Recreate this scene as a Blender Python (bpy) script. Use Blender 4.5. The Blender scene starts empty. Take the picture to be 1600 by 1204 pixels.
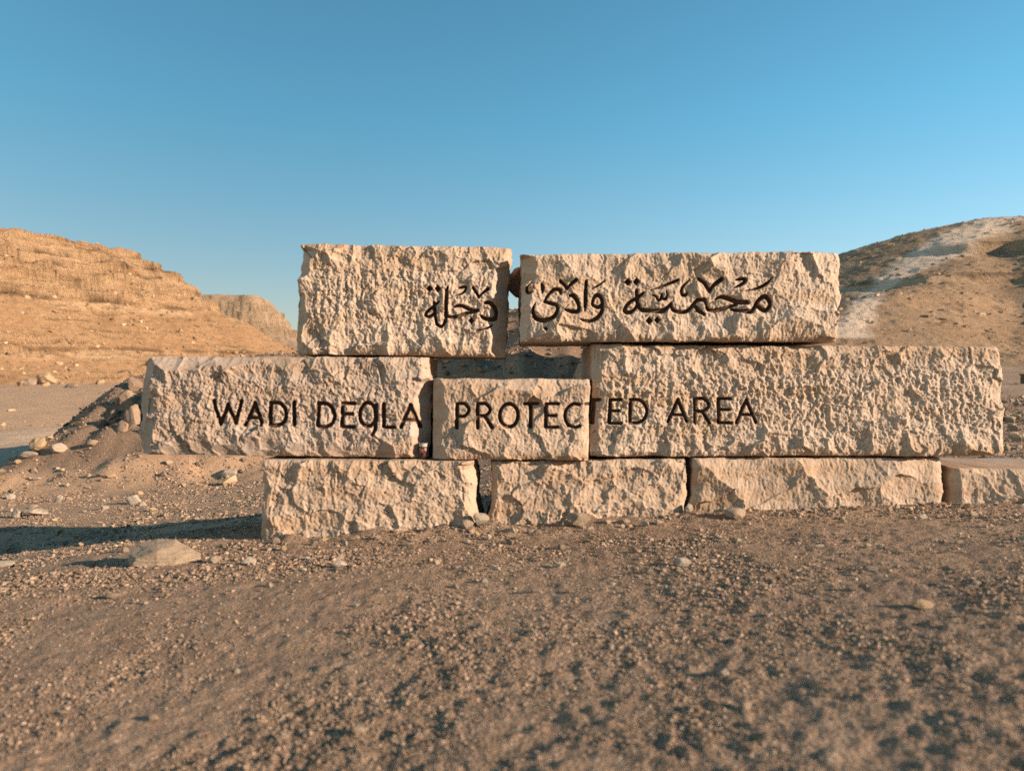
import bpy, bmesh, math, random
import numpy as np
from mathutils import Vector, noise as mnoise

# ------------------------------------------------------------------ camera, sky, sun, exposure
SC = bpy.context.scene
COL = SC.collection
F = 1209.0            # focal length in photo pixels (photo 1600 x 1204)
CX, CY = 800.0, 602.0
EYE = 0.90            # camera height
WALL_Y = 4.55         # distance of the block faces
SUN_EL = 16.0         # degrees above the horizon
SUN_FRONT = 23.0      # degrees in front of the plane of the block faces (sun on the right)

cam_d = bpy.data.cameras.new('camera')
cam = bpy.data.objects.new('camera', cam_d)
COL.objects.link(cam)
cam.location = (0, 0, EYE)
cam.rotation_euler = (math.radians(90), 0, 0)
cam_d.sensor_width = 36.0
cam_d.lens = 36.0 * F / 1600.0
cam_d.clip_start = 0.05
cam_d.clip_end = 9000
cam_d.dof.use_dof = True
cam_d.dof.focus_distance = 7.0
cam_d.dof.aperture_fstop = cam_d.lens / 1000.0 / 0.0145
SC.camera = cam

world = bpy.data.worlds.new('World')
SC.world = world
world.use_nodes = True
wn = world.node_tree.nodes
wl = world.node_tree.links
bg = wn['Background']
sky = wn.new('ShaderNodeTexSky')
sky.sky_type = 'NISHITA'
sky.sun_disc = False
sky.sun_elevation = math.radians(SUN_EL)
sky.sun_rotation = math.radians(-(90 + SUN_FRONT))
sky.altitude = 100
sky.air_density = 1.0
sky.dust_density = 0.5
sky.ozone_density = 1.3
tint = wn.new('ShaderNodeMix')
tint.data_type = 'RGBA'
tint.blend_type = 'MULTIPLY'
tint.inputs['Factor'].default_value = 1.0
# clear turquoise overhead, paler and greyer towards the horizon
gc = wn.new('ShaderNodeTexCoord'); gs = wn.new('ShaderNodeSeparateXYZ'); gr = wn.new('ShaderNodeValToRGB')
wl.new(gc.outputs['Generated'], gs.inputs['Vector']); wl.new(gs.outputs['Z'], gr.inputs['Fac'])
gr.color_ramp.elements[0].position = 0.02; gr.color_ramp.elements[0].color = (0.93, 0.76, 0.74, 1)
gr.color_ramp.elements[1].position = 0.32; gr.color_ramp.elements[1].color = (0.53, 1.03, 1.06, 1)
wl.new(gr.outputs['Color'], tint.inputs['B'])
wl.new(sky.outputs['Color'], tint.inputs['A'])
wl.new(tint.outputs['Result'], bg.inputs['Color'])
bg.inputs['Strength'].default_value = 0.074

TO_SUN = Vector((math.cos(math.radians(SUN_EL)) * math.cos(math.radians(SUN_FRONT)),
                 -math.cos(math.radians(SUN_EL)) * math.sin(math.radians(SUN_FRONT)),
                 math.sin(math.radians(SUN_EL))))
sun_d = bpy.data.lights.new('sun', 'SUN')
sun_d.energy = 5.0
sun_d.angle = math.radians(0.5)
sun_d.color = (1.0, 0.795, 0.61)
sun = bpy.data.objects.new('sun', sun_d)
COL.objects.link(sun)
sun.rotation_euler = TO_SUN.to_track_quat('Z', 'Y').to_euler()
sun.location = TO_SUN * 40

SC.view_settings.view_transform = 'Standard'
SC.view_settings.look = 'None'
SC.view_settings.exposure = 1.2
SC.view_settings.gamma = 1.0
SC.view_settings.use_curve_mapping = False
SC.cycles.use_denoising = False
SC.cycles.max_bounces = 6
SC.cycles.diffuse_bounces = 4

rng = np.random.default_rng(7)
random.seed(7)

# ------------------------------------------------------------------ noise (numpy)
def hsh(ix, iy, seed):
    h = (ix.astype(np.int64) * 374761393 + iy.astype(np.int64) * 668265263 + seed * 974634641) & 0xFFFFFFFF
    h = ((h ^ (h >> 13)) * 1274126177) & 0xFFFFFFFF
    h = h ^ (h >> 16)
    h = (h * 2246822519) & 0xFFFFFFFF
    return ((h ^ (h >> 15)) & 0xFFFFFF) / float(0x1000000)

def perlin(x, y, seed=0):
    x = np.asarray(x, float); y = np.asarray(y, float)
    ix = np.floor(x); iy = np.floor(y)
    fx = x - ix; fy = y - iy
    u = fx * fx * fx * (fx * (fx * 6 - 15) + 10)
    v = fy * fy * fy * (fy * (fy * 6 - 15) + 10)
    def g(ox, oy):
        a = hsh(ix + ox, iy + oy, seed) * 2 * math.pi
        return np.cos(a) * (fx - ox) + np.sin(a) * (fy - oy)
    a = g(0, 0) * (1 - u) + g(1, 0) * u
    b = g(0, 1) * (1 - u) + g(1, 1) * u
    return (a * (1 - v) + b * v) * 1.4

def fbm(x, y, octv=4, seed=0, gain=0.5, lac=2.07):
    s = 0; a = 1.0; n = 0
    for o in range(octv):
        s = s + a * perlin(x, y, seed + o * 17); n += a
        x = x * lac + 13.7; y = y * lac - 7.3; a *= gain
    return s / n

def ridged(x, y, octv=4, seed=0):
    s = 0; a = 1.0; n = 0
    for o in range(octv):
        s = s + a * (1 - 2 * np.abs(perlin(x, y, seed + o * 31))); n += a
        x = x * 2.1 + 5.2; y = y * 2.1 + 1.3; a *= 0.5
    return s / n

def worley(x, y, seed=0, jx=1.0):
    """F1, F2, cell hash, offset to nearest centre"""
    x = np.asarray(x, float); y = np.asarray(y, float)
    ix = np.floor(x); iy = np.floor(y)
    f1 = np.full(x.shape, 9.0); f2 = np.full(x.shape, 9.0)
    cid = np.zeros(x.shape); dx = np.zeros(x.shape); dy = np.zeros(x.shape)
    for ox in (-1, 0, 1):
        for oy in (-1, 0, 1):
            cx = ix + ox; cy = iy + oy
            px = cx + 0.5 + jx * (hsh(cx, cy, seed) - 0.5); py = cy + hsh(cx, cy, seed + 91)
            ex = x - px; ey = y - py
            d = np.sqrt(ex * ex + ey * ey)
            m = d < f1
            f2 = np.where(m, f1, np.minimum(f2, d))
            f1 = np.where(m, d, f1)
            cid = np.where(m, hsh(cx, cy, seed + 203), cid)
            dx = np.where(m, ex, dx); dy = np.where(m, ey, dy)
    return f1, f2, cid, dx, dy

def sstep(a, b, x):
    t = np.clip((np.asarray(x, float) - a) / (b - a), 0, 1)
    return t * t * (3 - 2 * t)

def smin(a, b, k):
    h = np.clip(0.5 + 0.5 * (b - a) / k, 0, 1)
    return b * (1 - h) + a * h - k * h * (1 - h)

# ------------------------------------------------------------------ mesh helpers
def mesh_np(name, verts, faces, smooth=True):
    verts = np.asarray(verts, np.float32); faces = np.asarray(faces, np.int32)
    k = faces.shape[1]
    me = bpy.data.meshes.new(name)
    me.vertices.add(len(verts)); me.vertices.foreach_set('co', verts.ravel())
    me.loops.add(faces.size); me.loops.foreach_set('vertex_index', faces.ravel())
    me.polygons.add(len(faces))
    me.polygons.foreach_set('loop_start', np.arange(0, faces.size, k, dtype=np.int32))
    me.polygons.foreach_set('loop_total', np.full(len(faces), k, np.int32))
    me.polygons.foreach_set('use_smooth', np.full(len(faces), smooth))
    me.update(calc_edges=True)
    return me

def link(name, me, mat, parent=None):
    o = bpy.data.objects.new(name, me)
    COL.objects.link(o)
    if me is not None and mat is not None and len(me.materials) == 0:
        me.materials.append(mat)
    if parent is not None:
        o.parent = parent
    return o

def tag(o, label=None, cat=None, group=None, kind=None):
    if label: o['label'] = label
    if cat: o['category'] = cat
    if group: o['group'] = group
    if kind: o['kind'] = kind
    return o

def add_attr(me, name, vals):
    a = me.attributes.new(name, 'FLOAT', 'POINT')
    a.data.foreach_set('value', np.asarray(vals, np.float32))

# ------------------------------------------------------------------ materials
class NT:
    def __init__(s, name, rough=0.95):
        s.m = bpy.data.materials.new(name); s.m.use_nodes = True
        s.t = s.m.node_tree; s.b = s.t.nodes['Principled BSDF']
        s.b.inputs['Roughness'].default_value = rough
        s.b.inputs['Specular IOR Level'].default_value = 0.15
        s.co = s.t.nodes.new('ShaderNodeTexCoord')
    def n(s, t, **kw):
        nd = s.t.nodes.new(t)
        for k, v in kw.items(): setattr(nd, k, v)
        return nd
    def l(s, a, b): s.t.links.new(a, b)
    def noise(s, scale, detail=4, rough=0.55, vec=None, stretch=None, out='Object'):
        nd = s.n('ShaderNodeTexNoise')
        nd.inputs['Scale'].default_value = scale
        nd.inputs['Detail'].default_value = detail
        nd.inputs['Roughness'].default_value = rough
        v = vec or s.co.outputs[out]
        if stretch:
            mp = s.n('ShaderNodeMapping'); mp.inputs['Scale'].default_value = stretch
            s.l(v, mp.inputs['Vector']); v = mp.outputs['Vector']
        s.l(v, nd.inputs['Vector'])
        return nd.outputs['Fac']
    def ramp(s, fac, stops):
        r = s.n('ShaderNodeValToRGB')
        e = r.color_ramp.elements
        while len(e) < len(stops): e.new(0.5)
        for el, (p, c) in zip(e, stops):
            el.position = p
            el.color = (c[0], c[1], c[2], 1) if hasattr(c, '__len__') else (c, c, c, 1)
        s.l(fac, r.inputs['Fac'])
        return r.outputs['Color']
    def mix(s, fac, a, b, mode='MIX'):
        m = s.n('ShaderNodeMix'); m.data_type = 'RGBA'; m.blend_type = mode
        for inp, v in (('Factor', fac), ('A', a), ('B', b)):
            sock = m.inputs[inp] if inp == 'Factor' else [i for i in m.inputs if i.name == inp and i.type == 'RGBA'][0]
            if isinstance(v, (int, float)): sock.default_value = v
            elif isinstance(v, tuple): sock.default_value = (*v, 1)
            else: s.l(v, sock)
        return [o for o in m.outputs if o.type == 'RGBA'][0]
    def math(s, op, a, b=0.0):
        m = s.n('ShaderNodeMath', operation=op)
        for i, v in enumerate((a, b)):
            if isinstance(v, (int, float)): m.inputs[i].default_value = v
            else: s.l(v, m.inputs[i])
        return m.outputs[0]
    def bump(s, h, strength, dist, prev=None):
        b = s.n('ShaderNodeBump'); b.inputs['Strength'].default_value = strength
        b.inputs['Distance'].default_value = dist
        s.l(h, b.inputs['Height'])
        if prev is not None: s.l(prev, b.inputs['Normal'])
        return b.outputs['Normal']
    def done(s, col, nrm=None):
        if isinstance(col, tuple): s.b.inputs['Base Color'].default_value = (*col, 1)
        else: s.l(s.mix(1.0, col, (0.79, 0.785, 0.78), 'MULTIPLY'), s.b.inputs['Base Color'])
        if nrm is not None: s.l(nrm, s.b.inputs['Normal'])
        return s.m

def stone_material(name, pale, tan, stain, grey=0.0):
    t = NT(name, 0.92)
    big = t.noise(2.2, 4)
    col = t.ramp(big, [(0.3, tan), (0.62, pale)])
    bed = t.noise(1.0, 5, 0.6, stretch=(1.3, 1.3, 9.0))
    col = t.mix(t.ramp(bed, [(0.47, 0.0), (0.68, 0.8)]), col, stain)
    fine = t.noise(60, 4, 0.65)
    col = t.mix(0.5, col, t.ramp(fine, [(0.3, 0.62), (0.7, 1.0)]), 'MULTIPLY')
    if grey:
        gz = t.noise(3.0, 3)
        col = t.mix(t.ramp(gz, [(0.35, 0.0), (0.7, grey)]), col, (0.40, 0.36, 0.33))
    spot = t.noise(28, 2)
    col = t.mix(t.ramp(spot, [(0.66, 0.0), (0.74, 0.35)]), col, (0.30, 0.22, 0.16))
    n1 = t.bump(t.noise(70, 6, 0.7), 0.55, 0.008)
    n2 = t.bump(t.noise(240, 3, 0.6), 0.35, 0.002, n1)
    return t.done(col, n2)

M_STONE_PALE = stone_material('limestone_pale', (0.575, 0.453, 0.352), (0.51, 0.386, 0.286), (0.47, 0.315, 0.195))
M_STONE_GREY = stone_material('limestone_dusty', (0.50, 0.385, 0.30), (0.425, 0.315, 0.238), (0.41, 0.265, 0.16), 0.25)
M_STONE_TAN = stone_material('limestone_tan', (0.545, 0.418, 0.315), (0.465, 0.337, 0.243), (0.44, 0.28, 0.168))

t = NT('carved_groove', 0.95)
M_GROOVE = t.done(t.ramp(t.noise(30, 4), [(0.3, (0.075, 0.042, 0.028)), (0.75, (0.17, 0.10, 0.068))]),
                  t.bump(t.noise(150, 3), 0.4, 0.003))

def ground_material(name, a, b, c, pale):
    t = NT(name, 0.97)
    col = t.ramp(t.noise(0.55, 5, 0.6), [(0.3, a), (0.55, b), (0.75, c)])
    col = t.mix(0.75, col, t.ramp(t.noise(9, 5, 0.7), [(0.3, 0.58), (0.7, 1.15)]), 'MULTIPLY')
    col = t.mix(t.ramp(t.noise(3.2, 5, 0.65), [(0.5, 0.0), (0.66, 0.4)]), col, tuple(x * k for x, k in zip(c, (1.05, 0.98, 0.88))))
    at = t.n('ShaderNodeAttribute'); at.attribute_name = 'pale'
    col = t.mix(at.outputs['Fac'], col, t.mix(0.6, (0.60, 0.375, 0.225), t.ramp(t.noise(1.3, 6, 0.75), [(0.3, 0.6), (0.7, 1.15)]), 'MULTIPLY'))
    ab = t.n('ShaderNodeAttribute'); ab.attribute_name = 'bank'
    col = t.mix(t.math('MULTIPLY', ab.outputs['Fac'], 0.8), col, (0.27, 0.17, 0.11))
    v = t.n('ShaderNodeTexVoronoi'); v.inputs['Scale'].default_value = 55
    t.l(t.co.outputs['Object'], v.inputs['Vector'])
    sep = t.n('ShaderNodeSeparateColor'); t.l(v.outputs['Color'], sep.inputs['Color'])
    pick = t.ramp(sep.outputs[0], [(0.62, 0.0), (0.9, 1.0)])
    near = t.ramp(v.outputs['Distance'], [(0.25, 1.0), (0.5, 0.0)])
    col = t.mix(t.math('MULTIPLY', pick, near), col, pale)
    n1 = t.bump(t.noise(24, 6, 0.75), 0.9, 0.022)
    n2 = t.bump(t.noise(95, 4, 0.7), 0.8, 0.008, n1)
    n3 = t.bump(near, 0.6, 0.008, n2)
    return t.done(col, n3)

M_GROUND = ground_material('desert_soil', (0.325, 0.212, 0.14), (0.42, 0.28, 0.188), (0.50, 0.345, 0.237), (0.55, 0.42, 0.31))
M_TRACK = ground_material('packed_track', (0.58, 0.40, 0.265), (0.65, 0.455, 0.305), (0.69, 0.495, 0.34), (0.70, 0.53, 0.39))

def rock_material(name, a, b, island=False):
    t = NT(name, 0.93)
    col = t.ramp(t.noise(7, 5, 0.6), [(0.3, a), (0.7, b)])
    if island:
        g = t.n('ShaderNodeNewGeometry')
        rnd = g.outputs['Random Per Island']
        col = t.ramp(rnd, [(0.0, tuple(x * 0.62 for x in a)), (0.45, a), (0.8, b), (1.0, tuple(min(0.8, x * 1.2) for x in b))])
    else:
        oi = t.n('ShaderNodeObjectInfo')
        col = t.mix(0.6, col, t.ramp(oi.outputs['Random'], [(0.0, 0.66), (1.0, 1.05)]), 'MULTIPLY')
    fine = t.noise(45, 5, 0.65)
    col = t.mix(0.5, col, t.ramp(fine, [(0.3, 0.6), (0.7, 1.05)]), 'MULTIPLY')
    return t.done(col, t.bump(fine, 0.6, 0.01))

M_ROCK = rock_material('field_stone', (0.33, 0.24, 0.165), (0.45, 0.34, 0.245))
M_ROCK_PALE = rock_material('pale_field_stone', (0.44, 0.35, 0.265), (0.56, 0.455, 0.355))
M_ROCK_TAN = rock_material('tan_field_stone', (0.42, 0.28, 0.16), (0.54, 0.38, 0.23))
M_ROCK_GREY = rock_material('grey_field_stone', (0.24, 0.175, 0.13), (0.35, 0.265, 0.195))
M_ROCK_BROWN = rock_material('brown_boulder', (0.27, 0.18, 0.12), (0.39, 0.275, 0.19))
M_GRAVEL = rock_material('gravel', (0.36, 0.25, 0.172), (0.47, 0.34, 0.245), True)
M_SCREE = rock_material('scree', (0.34, 0.235, 0.145), (0.50, 0.36, 0.23), True)
M_SCREE_DARK = rock_material('dark_scree', (0.24, 0.17, 0.115), (0.40, 0.30, 0.21), True)

def hill_material(name, talus_a, talus_b, cliff_a, cliff_b, trail=None):
    t = NT(name, 0.97)
    P = t.co.outputs['Object']
    col = t.ramp(t.noise(0.12, 6, 0.62), [(0.3, talus_a), (0.7, talus_b)])
    col = t.mix(0.7, col, t.ramp(t.noise(1.6, 6, 0.7), [(0.3, 0.66), (0.7, 1.1)]), 'MULTIPLY')
    spk = t.noise(5.5, 3, 0.7)
    col = t.mix(t.ramp(spk, [(0.6, 0.0), (0.7, 0.5)]), col, tuple(x * 0.5 for x in talus_a))
    strata = t.noise(0.8, 6, 0.65, stretch=(0.12, 0.12, 2.4))
    rock = t.ramp(strata, [(0.3, cliff_a), (0.52, cliff_b), (0.62, cliff_a), (0.75, cliff_b)])
    at = t.n('ShaderNodeAttribute'); at.attribute_name = 'cliff'
    k = t.math('MULTIPLY', at.outputs['Fac'], t.ramp(t.noise(0.5, 4), [(0.25, 0.3), (0.6, 1.0)]))
    col = t.mix(k, col, rock)
    ab = t.n('ShaderNodeAttribute'); ab.attribute_name = 'bed'
    col = t.mix(t.math('MULTIPLY', ab.outputs['Fac'], 0.75), col, t.mix(0.6, cliff_b, t.ramp(t.noise(1.4, 5, 0.7), [(0.3, 0.75), (0.7, 1.1)]), 'MULTIPLY'))
    as_ = t.n('ShaderNodeAttribute'); as_.attribute_name = 'undercut_shade'
    col = t.mix(t.math('MULTIPLY', as_.outputs['Fac'], 0.75), col, tuple(x * 0.30 for x in talus_a))  # shade of undercut ledges, put into the colour as dark lines
    if trail:
        at2 = t.n('ShaderNodeAttribute'); at2.attribute_name = 'trail'
        nn = t.ramp(t.noise(0.9, 5, 0.7), [(0.25, 0.5), (0.5, 1.0)])
        col = t.mix(t.math('MULTIPLY', at2.outputs['Fac'], nn), col, trail)
    sb = t.noise(0.9, 6, 0.7, stretch=(0.25, 0.25, 5.0))
    n0 = t.bump(t.math('MULTIPLY', sb, t.math('ADD', at.outputs['Fac'], 0.25)), 1.0, 0.9)
    n1 = t.bump(t.noise(1.5, 7, 0.72), 0.7, 0.3, n0)
    n2 = t.bump(t.noise(4.5, 6, 0.75), 0.8, 0.12, n1)
    return t.done(col, n2)

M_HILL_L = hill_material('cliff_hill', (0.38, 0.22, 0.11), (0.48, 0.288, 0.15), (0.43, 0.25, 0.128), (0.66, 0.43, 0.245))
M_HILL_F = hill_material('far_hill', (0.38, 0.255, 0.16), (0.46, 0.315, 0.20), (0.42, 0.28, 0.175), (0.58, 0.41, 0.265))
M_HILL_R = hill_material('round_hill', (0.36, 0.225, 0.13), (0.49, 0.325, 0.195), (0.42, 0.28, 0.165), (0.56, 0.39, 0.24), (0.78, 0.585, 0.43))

# ------------------------------------------------------------------ terrain functions
def ground_base(x, y):
    x = np.asarray(x, float); y = np.asarray(y, float)
    # the ground under the blocks climbs to the right
    rise = 0.195 * (sstep(-1.9, 2.9, x) - 0.4 * sstep(3.5, 1.5, y)) + 0.035 * np.clip(x, -2, 3) * sstep(3.7, 2.2, y) * sstep(-4, 0, y)
    far = 0.021 * np.clip(y - 14, 0, 90)
    right = 0.03 * np.clip(y - 5, 0, 50) * sstep(2.0, 9.0, x)
    drop = 0.31 * sstep(-1.2, -4.6, x) * sstep(1.2, 4.6, y) + 0.22 * sstep(-3.5, -8.0, x) * sstep(5, 8, y)
    drop = drop * sstep(40, 18, y)
    z = rise + far + right - drop
    # earth bank some way behind the blocks, highest behind the longest block
    wob = fbm(x * 0.6, y * 0.6, 3, 5)
    hgt = np.interp(x + 0.25 * wob, [-9.1, -8.56, -8.3, -7.6, -7.2, -5.5, -2.5, 0, 1.6, 3.6, 5.2, 7], [0, 0.4, 0.8, 1.5, 1.75, 2.0, 2.0, 2.3, 2.5, 2.4, 0.9, 0])
    z = z + hgt * sstep(1.25, 0.12, np.abs(y - 15.2) / 3.3 + 0.22 * wob)
    z = np.maximum(z, 4.4 * np.exp(-(((x - 2.6) / 2.1) ** 4 + ((y - 11.6) / 1.8) ** 2)) - 1.9)  # added heap, hidden by the blocks, that shades the bank in the gap
    z = np.maximum(z, 2.75 * np.exp(-(((x + 4.7) / 1.9) ** 4 + ((y - 13.0) / 1.35) ** 2)) - 1.45 + 0.22 * wob)  # second added heap, shaped to shade the left end of the bank
    z = z - 0.20 * sstep(4.9, 6.4, y) * sstep(0.8, -1.6, x) * sstep(30, 16, y)
    # soil heaped against the foot of the blocks
    front = np.exp(-((y - 4.46) / 0.16) ** 2) * sstep(-1.75, -1.2, x)
    z = z + front * (0.012 + 0.09 * np.clip(fbm(x * 3.1, y * 3.1, 3, 44) + 0.1, 0, 1) * sstep(2.2, 0.6, x))
    return z

def ground_z(x, y):
    x = np.asarray(x, float); y = np.asarray(y, float)
    r = np.sqrt(x * x + y * y)
    z = ground_base(x, y)
    z = z + 0.022 * fbm(x * 0.8, y * 1.25, 3, 11) * sstep(0.2, 1.5, r)
    mid = fbm(x * 5.0, y * 5.0, 3, 21)
    z = z + 0.012 * mid * sstep(30, 10, r) + 0.10 * fbm(x * 0.4, y * 0.4, 3, 31) * sstep(7, 16, r)
    f1, f2, c, _, _ = worley(x * 14 + mid, y * 14, 3)
    z = z + (0.010 + 0.008 * sstep(3.6, 2.2, r)) * np.clip(0.5 - f1, 0, 1) * (c > 0.35) * sstep(16, 7, r)
    z = z + 0.006 * fbm(x * 22, y * 22, 3, 8) * sstep(14, 5, r)
    return z

def ray_ground(px, py, fn=None, tmin=1.0, tmax=200.0):
    fn = fn or ground_base
    ts = np.geomspace(tmin, tmax, 4000)
    x = (px - CX) / F * ts; z = EYE + (CY - py) / F * ts
    below = np.nonzero(z <= fn(x, ts))[0]
    i = below[0] if len(below) else len(ts) - 1
    return x[i], ts[i]

# ------------------------------------------------------------------ ground: one sheet out to the horizon
def polar_sheet(ang, rad, zfun):
    A, R = np.meshgrid(ang, rad)
    X = R * np.sin(A); Y = R * np.cos(A)
    Z = zfun(X, Y)
    V = np.stack([X, Y, Z], -1).reshape(-1, 3)
    return X, Y, Z, V

def grid_faces(nr, nc, wrap=False):
    i = np.arange(nr - 1)[:, None]
    j = np.arange(nc if wrap else nc - 1)[None, :]
    jn = (j + 1) % nc
    f = np.stack([i * nc + j, i * nc + jn, (i + 1) * nc + jn, (i + 1) * nc + j], -1)
    return f.reshape(-1, 4)[:, ::-1]

front = np.linspace(math.radians(-44), math.radians(44), 480)
back = np.linspace(math.radians(44), math.radians(316), 70)[1:-1]
ang = np.concatenate([front, back])
rad = np.concatenate([[0.02, 0.25, 0.5, 0.8], np.geomspace(1.05, 26, 500), np.geomspace(26, 220, 70)[1:], [400, 900, 2500, 6000]])
X, Y, Z, V = polar_sheet(ang, rad, ground_z)
me = mesh_np('ground', V, grid_faces(len(rad), len(ang), True))
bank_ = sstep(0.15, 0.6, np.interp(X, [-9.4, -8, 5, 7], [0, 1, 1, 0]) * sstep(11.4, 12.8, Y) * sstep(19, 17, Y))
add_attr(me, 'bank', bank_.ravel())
add_attr(me, 'pale', (0.55 * sstep(-0.6, -2.0, X) * sstep(5.2, 6.5, Y) * (1 - bank_) * (Y < 15) + (1 - bank_) * sstep(-2.0, -4.5, X + 0.8 * fbm(X / 2, Y / 2, 3, 91)) * sstep(10, 15, Y + 2 * fbm(X / 3, Y / 3, 3, 92))).ravel())
tag(link('ground', me, M_GROUND), kind='structure')

# packed dirt track on the left, sunk into the ground at its edges
cl = np.array([(-30, 9.5), (-16, 13.5), (-11.5, 18), (-9.5, 25), (-9, 34), (-10, 46), (-14, 60)], float)
tt = np.linspace(0, len(cl) - 1, 260)
cxs = np.interp(tt, range(len(cl)), cl[:, 0]); cys = np.interp(tt, range(len(cl)), cl[:, 1])
for _ in range(60):
    cxs[1:-1] = (cxs[:-2] + cxs[1:-1] * 2 + cxs[2:]) / 4; cys[1:-1] = (cys[:-2] + cys[1:-1] * 2 + cys[2:]) / 4
tx = np.gradient(cxs); ty = np.gradient(cys); tl = np.hypot(tx, ty); tx /= tl; ty /= tl
w = np.linspace(-1, 1, 50)
wid = np.interp(tt, range(len(cl)), [3.6, 3.6, 4.0, 5.0, 6.0, 7, 7])
TX = cxs[:, None] - ty[:, None] * w[None] * wid[:, None]; TY = cys[:, None] + tx[:, None] * w[None] * wid[:, None]
TZ = ground_z(TX, TY) + 0.012 + 0.035 * (1 - np.abs(w[None]) ** 3) - 0.10 * sstep(0.75, 1.0, np.abs(w[None]) + 0.12 * fbm(TX * 0.7, TY * 0.7, 3, 77))
TZ = TZ - 0.03 * np.exp(-((np.abs(w[None]) - 0.35) / 0.1) ** 2)
me = mesh_np('dirt_track', np.stack([TX, TY, TZ], -1).reshape(-1, 3), grid_faces(len(tt), len(w))[:, ::-1])
tag(link('dirt_track', me, M_TRACK), kind='structure')

# ------------------------------------------------------------------ hills
def left_hill(x, y):
    px = x + 40; py = y - 60
    s = 0.39 * px + 0.92 * py
    d1 = -0.92 * px + 0.39 * py
    d2 = (49.5 - s) * 1.45
    d = smin(d1, d2, 5.0)
    nn = 1.8 * fbm(x / 18, y / 18, 3, 301) + 0.45 * fbm(x / 5, y / 5, 3, 302)
    gul = 1.3 * ridged(s / 11.0, d1 / 40.0, 3, 303)
    d = d + nn + gul * sstep(3, 12, d)
    smooth = np.interp(d, [-12, 0, 5, 13.5, 16, 21, 24, 60, 140], [-6, 0, 2.6, 8.7, 11.1, 15.1, 16.1, 17.6, 19])
    steps = np.interp(d, [-12, 0, 2.0, 2.3, 5.2, 5.5, 9, 13.2, 13.5, 15.1, 15.35, 17.0, 17.25, 18.7, 18.95, 20.6, 20.85, 24, 60, 140],
                      [-6, 0, 0.8, 1.7, 2.5, 3.3, 5.5, 8.0, 9.6, 10.0, 11.6, 12.0, 13.2, 13.6, 14.6, 14.8, 15.7, 16.2, 17.6, 19])
    m = sstep(-0.15, 0.40, fbm(x / 7, y / 7, 3, 305)) * (0.12 + 0.6 * sstep(11, 14, d)) + 0.28 * sstep(12, 14, d)
    z = smooth * (1 - m) + steps * m
    # hard and soft beds: thin steps up the cliff, fading in and out along the strike, a few lower down the scree
    for P, ph, sd in ((1.25, 0.3, 0), (0.62, 0.1, 1)):
        q = z / P + ph + 0.35 * fbm(s / 12, d1 / 20, 2, 330 + sd)
        fr = q - np.floor(q)
        zt = P * (np.floor(q) + sstep(0.36, 0.64, fr) - ph - 0.35 * fbm(s / 12, d1 / 20, 2, 330 + sd))
        mk = sstep(-0.30, 0.15, fbm(s / 7 + 7 * sd, z / 1.5, 3, 320 + sd))
        w_ = sstep(7.6, 9.0, z) * (0.35 + 0.6 * mk) + (1 - sstep(7.6, 9.0, z)) * 0.8 * sstep(0.18, 0.4, fbm(s / 9 + 3, z / 1.1, 3, 325 + sd))
        z = z * (1 - w_) + zt * w_
    f1, f2, c, dx, dy = worley(x / 1.9, y / 1.9, 306)
    z = z + (0.35 * c - 0.18) * sstep(12.5, 14, d) * sstep(24, 20, d) + 0.35 * (c > 0.8) * np.clip(0.45 - f1, 0, 1) * 2
    z = z + 0.34 * fbm(x / 2.6, y / 2.6, 4, 307) + 0.13 * ridged(x / 1.1, y / 1.1, 3, 308)
    return z, d

def far_hill(x, y):
    d1 = (-(x + 0.265 * y) + 17.0) * 0.97
    d2 = (y - 160) * 0.9
    d3 = (420 - y)
    d = smin(smin(d1, d2, 8.0), d3, 8.0)
    d = d + 1.2 * fbm(x / 30, y / 30, 3, 401) + 1.6 * fbm(x / 11, y / 11, 4, 402)
    z = np.interp(d, [-15, 0, 18, 19, 21, 21.6, 24, 24.6, 27, 30, 60, 200], [-5, 0, 11, 14, 15.5, 18.5, 20, 23, 24.5, 25.6, 27, 30])
    z = z * 0.86 + 0.6 * fbm(x / 5, y / 5, 4, 404)
    q = z / 2.2 + 0.3; fr = q - np.floor(q)
    w_ = 0.8 * sstep(9, 11, z)
    z = z * (1 - w_) + w_ * 2.2 * (np.floor(q) + sstep(0.36, 0.64, fr) - 0.3)
    return z, d

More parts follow.
